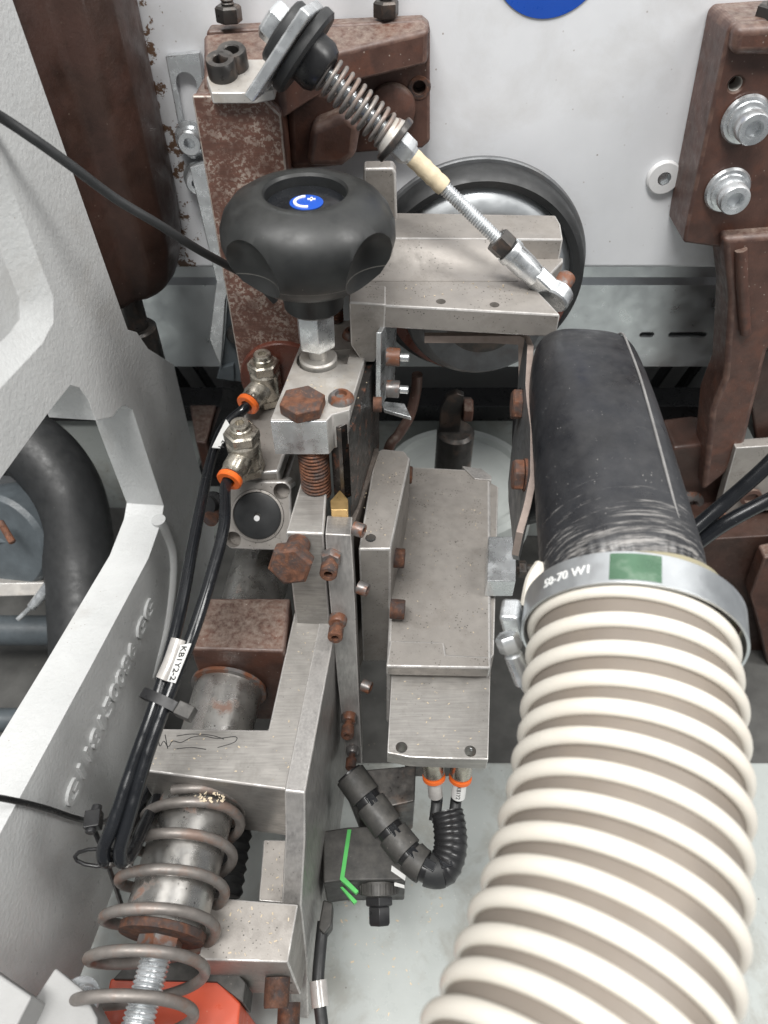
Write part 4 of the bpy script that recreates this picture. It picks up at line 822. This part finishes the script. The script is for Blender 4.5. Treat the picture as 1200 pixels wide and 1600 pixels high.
# ================================================================ SUCTION HOOD, CLAMP, HOSE
def rr_ring(c, ax, upv, w_, h_, r_, n=48):
    """superellipse section: from round to rounded box"""
    a = (V(1, 0, 0) - ax * ax.x).normalized(); b = a.cross(ax); 
    if b.z < 0: b = -b
    pts = []
    for k in range(n):
        q = 2 * math.pi * k / n; cq, sq = math.cos(q), math.sin(q); e = r_
        pts.append(c + a * (w_ * math.copysign(abs(cq) ** e, cq)) + b * (h_ * math.copysign(abs(sq) ** e, sq)))
    return pts
hp = [V(8.3, 15.2, 30.4), V(7.75, 12.9, 30.2), V(6.92, 9.1, 29.95), V(5.76, 5.7, 29.92), V(4.48, 3.0, 30.1), V(3.15, 0.7, 30.5)]
hz = smooth_path(hp, 24)
hood = thing('suction_hood', 'scuffed black plastic suction hood duct with a mould seam above the hose', 'duct', V(8, 20, 26))
h0 = hz[2]; ax0 = (hz[0] - hz[6]).normalized()
secs = []
S0 = PS(985, 960, 24.2); S1 = PS(966, 870, 25.7); S2 = PS(948, 760, 27.3); S3 = PS(930, 650, 29.5); S4 = PS(918, 590, 31.0); S5 = PS(913, 556, 32.2); S6 = PS(912, 543, 32.9); S7 = PS(912, 538, 33.6)
axh = [(S1 - S0), (S2 - S0), (S3 - S1), (S4 - S2), (S5 - S3), (S6 - S4), (S6 - S4), (S6 - S4)]
wh = [(2.78, 2.7, 1.0), (2.72, 2.6, 0.98), (2.6, 2.5, 0.93), (2.4, 2.4, 0.82), (2.3, 2.3, 0.7), (2.22, 2.2, 0.62), (2.05, 2.0, 0.6), (1.6, 1.6, 0.6)]
drop = [0, 0, 0.1, 0.3, 0.6, 0.9, 1.2, 1.5]
for i, c in enumerate((S0, S1, S2, S3, S4, S5, S6, S7)):
    secs.append(rr_ring(c - V(0, 0, drop[i]), axh[i].normalized(), None, *wh[i]))
hb = obj('duct', MB().rings(secs), 'hood_plastic', hood, sharp=60)
md = hb.modifiers.new('smooth', 'SUBSURF'); md.levels = 2; md.render_levels = 2
# intake lobe turning left behind the bracket
lob = []
for (u, v, s, w_, h_) in ((905, 690, 31.5, 2.4, 2.6), (866, 690, 32.2, 2.6, 2.5), (842, 700, 33.2, 2.8, 2.3), (815, 710, 34.2, 2.9, 2.1)):
    c = PS(u, v, s); lob.append([c + V(0.12 * math.cos(q), w_ * math.copysign(abs(math.cos(q)) ** 0.7, math.cos(q)) * 1.25, h_ * math.copysign(abs(math.sin(q)) ** 0.7, math.sin(q))) for q in [2 * math.pi * k / 36 for k in range(36)]])
obj('intake', MB().rings(lob), 'hood_plastic', hood, sharp=60, bev=0.2, seg=3)
# mould seam
def surf(i0, k): return secs[i0][k]
seam = []
for (u, v, s) in ((976, 575, 29.4), (993, 650, 28.1), (1010, 730, 26.5), (1028, 810, 25.0), (1042, 872, 23.9)):
    seam.append(PS(u, v, s))
mt = bpy.data.objects
# project the seam onto the duct by walking the ring points: nearest section vertex at a fixed angle
kk = 8
ring_line = [secs[i][kk] for i in range(1, 7)]
obj('seam', MB().tube(smooth_path([p - (p - secs[i + 1][0].lerp(secs[i + 1][24], .5)).normalized() * 0.02 for i, p in enumerate(ring_line)], 8), 0.05, 8), 'seam_grey', hood)
obj('end_cuff', MB().tube([S1.lerp(S0, q) for q in (0.80, 0.86, 1.05, 1.4)], [2.84, 2.97, 3.0, 3.0], 64), 'hose_cuff', hood)

hose = thing('suction_hose', 'cream ribbed suction hose running from the clamp to the bottom right', 'hose', hp[3] - V(0, 0, 4))
RC = 2.93
# helical rib along the curved axis
def frame_path(pts):
    out = []; a = None; s = 0.0
    for i in range(len(pts)):
        tt = (pts[min(i + 1, len(pts) - 1)] - pts[max(i - 1, 0)]).normalized()
        if a is None: a = basis(tt)[0]
        a = (a - tt * a.dot(tt)).normalized()
        if i: s += (pts[i] - pts[i - 1]).length
        out.append((pts[i], a.copy(), tt.cross(a), s))
    return out
fp = frame_path(hz); TOT = fp[-1][3]; pitch = 0.95
def at_s(s):
    for i in range(len(fp) - 1):
        if fp[i + 1][3] >= s:
            q = (s - fp[i][3]) / max(1e-6, fp[i + 1][3] - fp[i][3])
            return fp[i][0].lerp(fp[i + 1][0], q), fp[i][1].lerp(fp[i + 1][1], q).normalized(), fp[i][2].lerp(fp[i + 1][2], q).normalized()
    return fp[-1][:3]
obj('wall', MB().tube([p for p in hz if p.y < at_s(1.45)[0].y], RC, 72), 'hose_wall', hose)
N = int(TOT / pitch * 60); rrs = []
s_start = 2.1
for i in range(N + 1):
    s = s_start + (TOT - s_start) * i / N
    c, a, b = at_s(s); th = -2 * math.pi * (s - s_start) / pitch + 3.0
    d = a * math.cos(th) + b * math.sin(th); ax_ = a.cross(b)
    wob = 0.02 * math.sin(th * 0.37) + 0.012 * math.sin(th * 1.13)
    p = c + d * (RC + 0.06 + wob)
    rrs.append([p + ax_ * (0.245 * math.cos(q)) + d * (0.205 * math.sin(q) if math.sin(q) > 0 else 0.15 * math.sin(q)) for q in [2 * math.pi * k / 14 for k in range(14)]])
obj('spiral_rib', MB().rings(rrs), 'hose_rib', hose, sharp=60)
# hose end lip poking out left of the clamp
e = PS(834, 918, 25.2)
obj('torn_lip', MB().tube(smooth_path([e + V(0.35, 0.7, 0.3), e + V(0, 0.2, 0.1), e + V(-0.2, -0.5, -0.4)], 4), 0.28, 10), 'hose_rib', hose)

# clamp
cc, a_, b_ = at_s(1.95); cax = (at_s(2.4)[0] - at_s(1.5)[0]).normalized()
clp = thing('hose_clamp', 'galvanised worm drive hose clamp with green patch holding the cream hose', 'clamp', cc - V(0, 0, 3.6))
ba = (V(1, 0, 0) - cax * cax.x).normalized(); bb_ = ba.cross(cax)
if bb_.z < 0: bb_ = -bb_
def band(r0, r1, h0, h1, q0, q1, n):
    rs = []
    for i in range(n + 1):
        q = q0 + (q1 - q0) * i / n; d = ba * math.cos(q) + bb_ * math.sin(q)
        rs.append([cc + cax * h0 + d * r0, cc + cax * h0 + d * r1, cc + cax * h1 + d * r1, cc + cax * h1 + d * r0])
    return MB().rings(rs, caps=True)
RB = 3.4
strp = obj('strap', band(RB - 0.1, RB, -0.55, 0.55, 0, 2 * math.pi, 96), 'zinc_sheet', clp, bev=0.02)
obj('green_patch', band(RB + 0.002, RB + 0.012, -0.46, 0.46, math.radians(90), math.radians(114), 20), 'green_paint', strp)
def onband(x, y, hh):
    q = math.radians(152) - x / RB; d = ba * math.cos(q) + bb_ * math.sin(q)
    return cc + d * (RB + 0.004 + hh) - cax * (y - 0.15)
obj('stamped_text', text_mb('50-70 W1', 0.42, onband, 0.015, bold=0.006), 'label_white', strp)
q = math.radians(196); d = ba * math.cos(q) + bb_ * math.sin(q); tq = -ba * math.sin(q) + bb_ * math.cos(q)
hc = cc + d * (RB + 0.32)
obj('worm_housing', MB().box(hc - tq * 0.2, d * 0.32, tq * 0.75, cax * 0.42), 'zinc', clp, bev=0.15, seg=3)
sx = PS(790, 990, 23.6); s2 = PS(812, 1050, 23.9)
obj('worm_screw', MB().lathe(s2, sx - s2, [(0.28, -0.4), (0.3, (sx - s2).length * .45), (0.22, (sx - s2).length * .5), (0.22, (sx - s2).length * .6)], 24).hexa(s2 + (sx - s2) * 0.58, sx - s2, 0.68, 0.55), 'zinc', clp)
obj('screw_tail', MB().tube(smooth_path([PS(800, 1018, 24.2), PS(806, 1045, 24.2), PS(826, 1075, 24.0)], 6), 0.22, 10), 'zinc', clp)

# ================================================================ RIGHT BROWN CASTING
rc = thing('right_casting', 'brown painted cast hinge arm with two large zinc bolts at the right edge', 'casting', PY(1130, 800, 34))
rplate = obj('plate', MB().prism(polyY([(1148, 34), (1300, 24), (1300, 395), (1130, 388), (1068, 380), (1072, 355), (1138, 45)], 36.0), V(0, 3.0, 0)), 'brown_cast', rc, bev=0.55, seg=3)
obj('rib', MB().prism(polyY([(1150, 42), (1300, 35), (1300, 88), (1142, 88)], 35.4), V(0, 1.2, 0)), 'brown_cast', rc, bev=0.35, seg=4)
obj('arm', MB().prism(polyY([(1130, 372), (1300, 360), (1300, 480), (1200, 548), (1165, 690), (1135, 740), (1098, 770), (1112, 640), (1132, 590), (1140, 470)], 35.2), V(0, 2.6, 0)), 'brown_cast', rc, bev=0.3, seg=3)
obj('arm_ridge', MB().tube(smooth_path([PY(1158, 390, 35.1), PY(1160, 450, 35.0), PY(1165, 520, 35.0)], 6), 0.3, 12), 'brown_cast', rc)
obj('foot', MB().prism(polyY([(1052, 700), (1100, 694), (1135, 700), (1135, 800), (1100, 835), (1050, 760), (1044, 720)], 36.4), V(0, 3, 0)), 'brown_dark', rc, bev=0.25, seg=3)
obj('knee', MB().prism(polyY([(1165, 560), (1300, 500), (1300, 780), (1180, 690)], 36.2), V(0, 2.5, 0)), 'brown_dark', rc, bev=0.2, seg=3)
hpz = PY(1150, 132, 36.0)
cut(rplate, [MB().cyl(hpz + V(0, -1, 0), hpz + V(0, 1.0, 0), 0.3, n=24), MB().lathe(hpz + V(0, -0.02, 0), V(0, 1, 0), [(0.44, -0.05), (0.3, 0.16)], 24)])
obj('hole_liner', MB().lathe(hpz + V(0, 0.1, 0), V(0, 1, 0), [(0.30, 0), (0.285, 0.02), (0.285, 0.8)], 24, caps=False), 'zinc_dusty', rplate)
for (u, v) in ((1164, 186), (1136, 296)):
    p = PY(u, v, 35.95); d = V(0, -1, 0)
    wz_ = obj('flange_washer', MB().lathe(p, d, [(1.05, 0), (1.08, 0.08), (1.0, 0.22), (0.86, 0.26), (0.84, 0.42), (0.7, 0.46)], 44), 'zinc', rc)
    obj('cap_screw', MB().lathe(p + V(0.05, -0.4, -0.05), d, [(0.72, 0), (0.73, 0.1), (0.71, 0.7), (0.65, 0.78), (0.4, 0.78), (0.38, 0.4), (0, 0.36)], 40), 'zinc', rc)
p = PY(1200, 18, 36.5)
obj('stud', MB().hexa(PY(1202, 32, 36.6), V(0, 0, 1), 1.15, 0.6).thread(PY(1202, 32, 36.6) + V(0, 0, .6), PY(1202, 32, 36.6) + V(0, 0, 3), 0.3, 0.13), 'dark_steel', rc)
tubeobj('air_hose', 'black air tube at the right edge, the upper of two behind the hood', 'hose', [PS(1040, 868, 34), PS(1075, 835, 33.5), PS(1130, 788, 33), PS(1200, 726, 32), PS(1280, 640, 31)], 0.33, 'black_gloss', 'air tubes at the right edge')
tubeobj('air_hose', 'black air tube at the right edge, the lower of two behind the hood', 'hose', [PS(1040, 885, 34.5), PS(1078, 858, 34), PS(1130, 820, 33.2), PS(1200, 782, 32.5), PS(1280, 745, 31.5)], 0.33, 'black_gloss', 'air tubes at the right edge')
t = thing('pivot_plate', 'dusty grey plate with a round pivot and rusty tip below the right casting', 'plate', PY(1150, 860, 36))
obj('plate', MB().prism(polyY([(1150, 700), (1300, 690), (1300, 790), (1170, 800), (1132, 850), (1122, 800)], 34.8), V(0, 0.8, 0)), 'alu_cast', t, bev=0.06)
obj('rust_tip', MB().prism(polyY([(1122, 800), (1170, 815), (1150, 858), (1138, 864), (1130, 845)], 34.6), V(0, 0.8, 0)), 'rust', t, bev=0.08)
obj('pivot', MB().lathe(PY(1172, 775, 34.7), V(0, -1, 0), [(0.7, 0), (0.7, .2), (.45, .25), (.4, 0.05), (0, 0.05)], 32), 'brown_cast', t)
rl = obj('round_lug', MB().lathe(PY(1072, 790, 36.3), V(0.3, -0.9, 0.2), [(1.3, 0), (1.3, 0.3), (1.0, 0.5), (.7, .5), (.6, .1), (0, .1)], 40), 'rust_grey'); tag(rl, 'round rusty lug on the foot of the right casting', 'lug')
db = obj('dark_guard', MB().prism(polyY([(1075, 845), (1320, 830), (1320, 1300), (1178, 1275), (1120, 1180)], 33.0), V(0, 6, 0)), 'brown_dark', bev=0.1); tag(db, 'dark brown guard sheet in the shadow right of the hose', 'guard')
eb = obj('edge_bracket', MB().prism(polyY([(1172, 930), (1194, 872), (1300, 850), (1300, 1120), (1205, 1060), (1186, 980)], 31.5), V(0, 1.2, 0)), 'brown_cast', bev=0.15); tag(eb, 'chipped brown bracket cut by the right edge beside the hose', 'bracket')

# ================================================================ LOWER ELECTRICS
ev = thing('solenoid_valve', 'black valve box with a bright green line below the motor block', 'valve', PZ(575, 1400, 6))
zv = 9.5
obj('box', MB().prism(polyZ([(505, 1298), (543, 1292), (628, 1288), (634, 1375), (535, 1376), (505, 1380)], zv), V(0, 0, -3.5)), 'plastic_dusty', ev, bev=0.1)
gl = polyZ([(543, 1296), (549, 1296), (538, 1370), (560, 1392), (556, 1396), (531, 1374)], zv + 0.03)
obj('green_line', MB().prism(gl, V(0, 0, -0.3)), 'green_line', ev)
gl2 = polyZ([(530, 1384), (536, 1386), (558, 1408), (553, 1412)], zv - 1.0)
obj('green_line', MB().prism(gl2, V(0, 0, -0.3)), 'green_line', ev)
p = PZ(592, 1385, zv - 1.2)
ax = V(0.02, -0.9, -0.35).normalized()
kn2 = obj('knurled_nut', MB().lathe(p, ax, [(0.98, -0.3), (1.0, 0.0), (1.0, 0.35), (0.85, 0.45)], 40), 'plastic_dusty', ev)
for i in range(22):
    a, b, c_ = basis(ax, V(1, 0, 0)); q = 2 * math.pi * i / 22; d = a * math.cos(q) + b * math.sin(q)
    obj('knurl', MB().box(p + ax * 0.05 + d * 1.0, ax * 0.26, d * 0.06, ax.cross(d) * 0.07), 'plastic_dusty', kn2)
obj('plug', MB().hexa(p + ax * 0.4, ax, 1.35, 0.5).hexa(p + ax * 0.9, ax, 1.05, 0.9), 'black_plastic', ev, bev=0.05)
obj('rating_print', MB().prism(polyZ([(612, 1352), (634, 1368), (633, 1376), (611, 1361)], zv + 0.01), V(0, 0, -0.05)).prism(polyZ([(616, 1378), (632, 1383), (632, 1388), (616, 1384)], zv - 0.4), V(0, 0, -0.05)), 'label_white', ev)
vb = obj('valve_bracket', MB().prism(polyZ([(540, 1205), (650, 1195), (648, 1252), (602, 1262), (560, 1255)], 11.5), V(0, 0, -4)), 'dark_steel', bev=0.1); tag(vb, 'dark steel bracket above the black valve box under the motor block', 'bracket')
# segmented conduit from the arm tip down to a bend
cd_ = thing('cable_conduit', 'black segmented plastic conduit bending under the motor block', 'conduit', PZ(630, 1330, 7))
cpts = smooth_path([PZ(545, 1208, 12), PZ(575, 1250, 11.6), PZ(610, 1298, 11.2), PZ(640, 1335, 11), PZ(665, 1356, 11), PZ(690, 1358, 11), PZ(703, 1330, 11.2), PZ(703, 1295, 11.4), PZ(698, 1268, 11.6)], 10)
obj('core', MB().tube(cpts, [0.7 + (0.12 if i > 48 else 0) + (0.05 if i > 48 and i % 3 == 0 else 0) for i in range(len(cpts))], 24), 'black_plastic', cd_)
k = 0
for i in range(1, 44, 10):
    sg = cpts[i:i + 9]; 
    if len(sg) < 3: break
    sgo = obj('segment', MB().tube(sg, 0.84, 22), 'plastic_dusty' if i < 40 else 'black_rubber', cd_, bev=0.04)
    tdir = (sg[-1] - sg[-2]).normalized(); up_ = (V(0, 0, 1) - tdir * tdir.z).normalized()
    if i < 44: obj('clip_tab', MB().box(sg[-1] + tdir * 0.3 + up_ * 0.74, tdir * 0.3, tdir.cross(up_) * 0.22, up_ * 0.1), 'black_gloss', sgo, bev=0.03)
for i, (u0, v0, u1, v1, lb) in enumerate(((676, 1190, 683, 1268, 'nickel push fitting with orange ring under the tongue plate, the left one'), (722, 1192, 713, 1268, 'nickel push fitting with orange ring under the tongue plate, the right one'))):
    p0 = PZ(u0, v0, 14.5); dirn = (PZ(u1, v1, 11.5) - p0).normalized()
    t = thing('push_fitting', lb, 'fitting', p0 + dirn * 3, 'push fittings under the tongue plate')
    obj('body', MB().lathe(p0 - dirn * 0.8, dirn, [(0.55, 0), (0.55, 1.5), (0.5, 1.6)], 28), 'brass_nickel', t)
    obj('release_ring', MB().lathe(p0 + dirn * 0.85, dirn, [(0.5, 0), (0.58, 0.03), (0.58, 0.2), (0.3, 0.24)], 28), 'orange_plastic', t)
    obj('tube_end', MB().tube(smooth_path([p0 + dirn * 0.9, p0 + dirn * 2.2, PZ(u1, v1 - 20, 11.8), PZ(u1 - 4, v1 + 15, 11.4)], 6), 0.3, 14), 'black_rubber', t)
    obj('tube_label', MB().cyl(p0 + dirn * 1.15, p0 + dirn * 2.2, 0.36 if i else 0.37, n=22), 'label_white' if i else 'sleeve', t)
    if i: 
        xx = dirn; nn = (CAMP - p0).normalized(); nn = (nn - xx * nn.dot(xx)).normalized(); yy = nn.cross(xx)
        obj('label_print', text_mb('KB1Y2', 0.3, lambda x, y, hh: p0 + dirn * (1.22 + x) + yy * (y - 0.1) + nn * (0.365 + hh), 0.01), 'ink', t)
# cable at the bottom
tl = thing('sensor_cable', 'black sensor cable with clear sleeve hanging at the bottom centre', 'cable', PZ(500, 1600, 4))
obj('plug', MB().prism(polyZ([(505, 1405), (520, 1410), (518, 1445), (506, 1460), (497, 1450)], 9.0), V(0, 0, -1.2)), 'plastic_dusty', tl, bev=0.1)
obj('cable', MB().tube(smooth_path([PZ(505, 1440, 8.6), PZ(500, 1490, 8.4), PZ(497, 1540, 8.2), PZ(502, 1590, 8), PZ(510, 1660, 7.8)], 8), 0.3, 16), 'black_rubber', tl)
obj('clear_sleeve', MB().tube([PZ(497, 1532, 8.25), PZ(499, 1555, 8.15), PZ(501, 1573, 8.05)], 0.42, 18), 'sleeve', tl)

# ================================================================ WOOD CHIPS lying on the flat faces (countless)
ch = MB()
def chips(n, pts, z, smin=0.03, smax=0.11):
    P_ = polyZ(pts, z); x0 = min(p.x for p in P_); x1 = max(p.x for p in P_); y0 = min(p.y for p in P_); y1 = max(p.y for p in P_)
    def inside(x, y):
        c = False; j = len(P_) - 1
        for i in range(len(P_)):
            if (P_[i].y > y) != (P_[j].y > y) and x < (P_[j].x - P_[i].x) * (y - P_[i].y) / (P_[j].y - P_[i].y) + P_[i].x: c = not c
            j = i
        return c
    k = 0
    while k < n:
        x = random.uniform(x0, x1); y = random.uniform(y0, y1)
        if not inside(x, y): continue
        k += 1
        a = random.random() * 6.28; l = random.uniform(smin, smax); w_ = l * random.uniform(0.2, 0.6); h = random.uniform(0.008, 0.03)
        d = V(math.cos(a), math.sin(a), random.uniform(-.1, .25)); e = V(-math.sin(a), math.cos(a), 0)
        c = V(x, y, z + h)
        ch.prism([c - d * l - e * w_, c + d * l - e * w_ * .6, c + d * l * .8 + e * w_, c - d * l * .9 + e * w_ * .7], V(0, 0, -h))
chips(60, [(470, 960), (520, 970), (475, 1225), (225, 1198), (245, 1145), (425, 1145)], 19.0, 0.02, 0.06)
chips(46, [(300, 1240), (350, 1238), (352, 1252), (300, 1252)], 18.25, 0.03, 0.1)
chips(70, [(615, 760), (760, 760), (765, 990), (612, 990)], 19.0, 0.02, 0.05)
chips(60, [(612, 440), (820, 380), (830, 460), (612, 468)], 32.42, 0.02, 0.05)
chips(30, [(615, 1050), (760, 1050), (755, 1175), (615, 1170)], 18.0, 0.02, 0.06)
chips(12, [(412, 1320), (470, 1320), (462, 1405), (406, 1400)], zs, 0.03, 0.08)
chips(26, [(350, 1412), (460, 1418), (446, 1495), (345, 1492)], zt, 0.03, 0.08)
chips(70, [(520, 1420), (740, 1200), (700, 1400), (640, 1590), (520, 1590)], 2.0, 0.03, 0.12)
chips(20, [(455, 560), (585, 570), (555, 650), (430, 650)], 29.7, 0.02, 0.05)
chips(24, [(570, 720), (628, 715), (604, 850), (566, 850)], zp, 0.02, 0.05)
co_ = obj('wood_chips', ch, 'wood_dust'); co_['kind'] = 'stuff'; co_['label'] = 'tiny pale wood chips and sawdust scattered on the machine'; co_['category'] = 'wood chips'
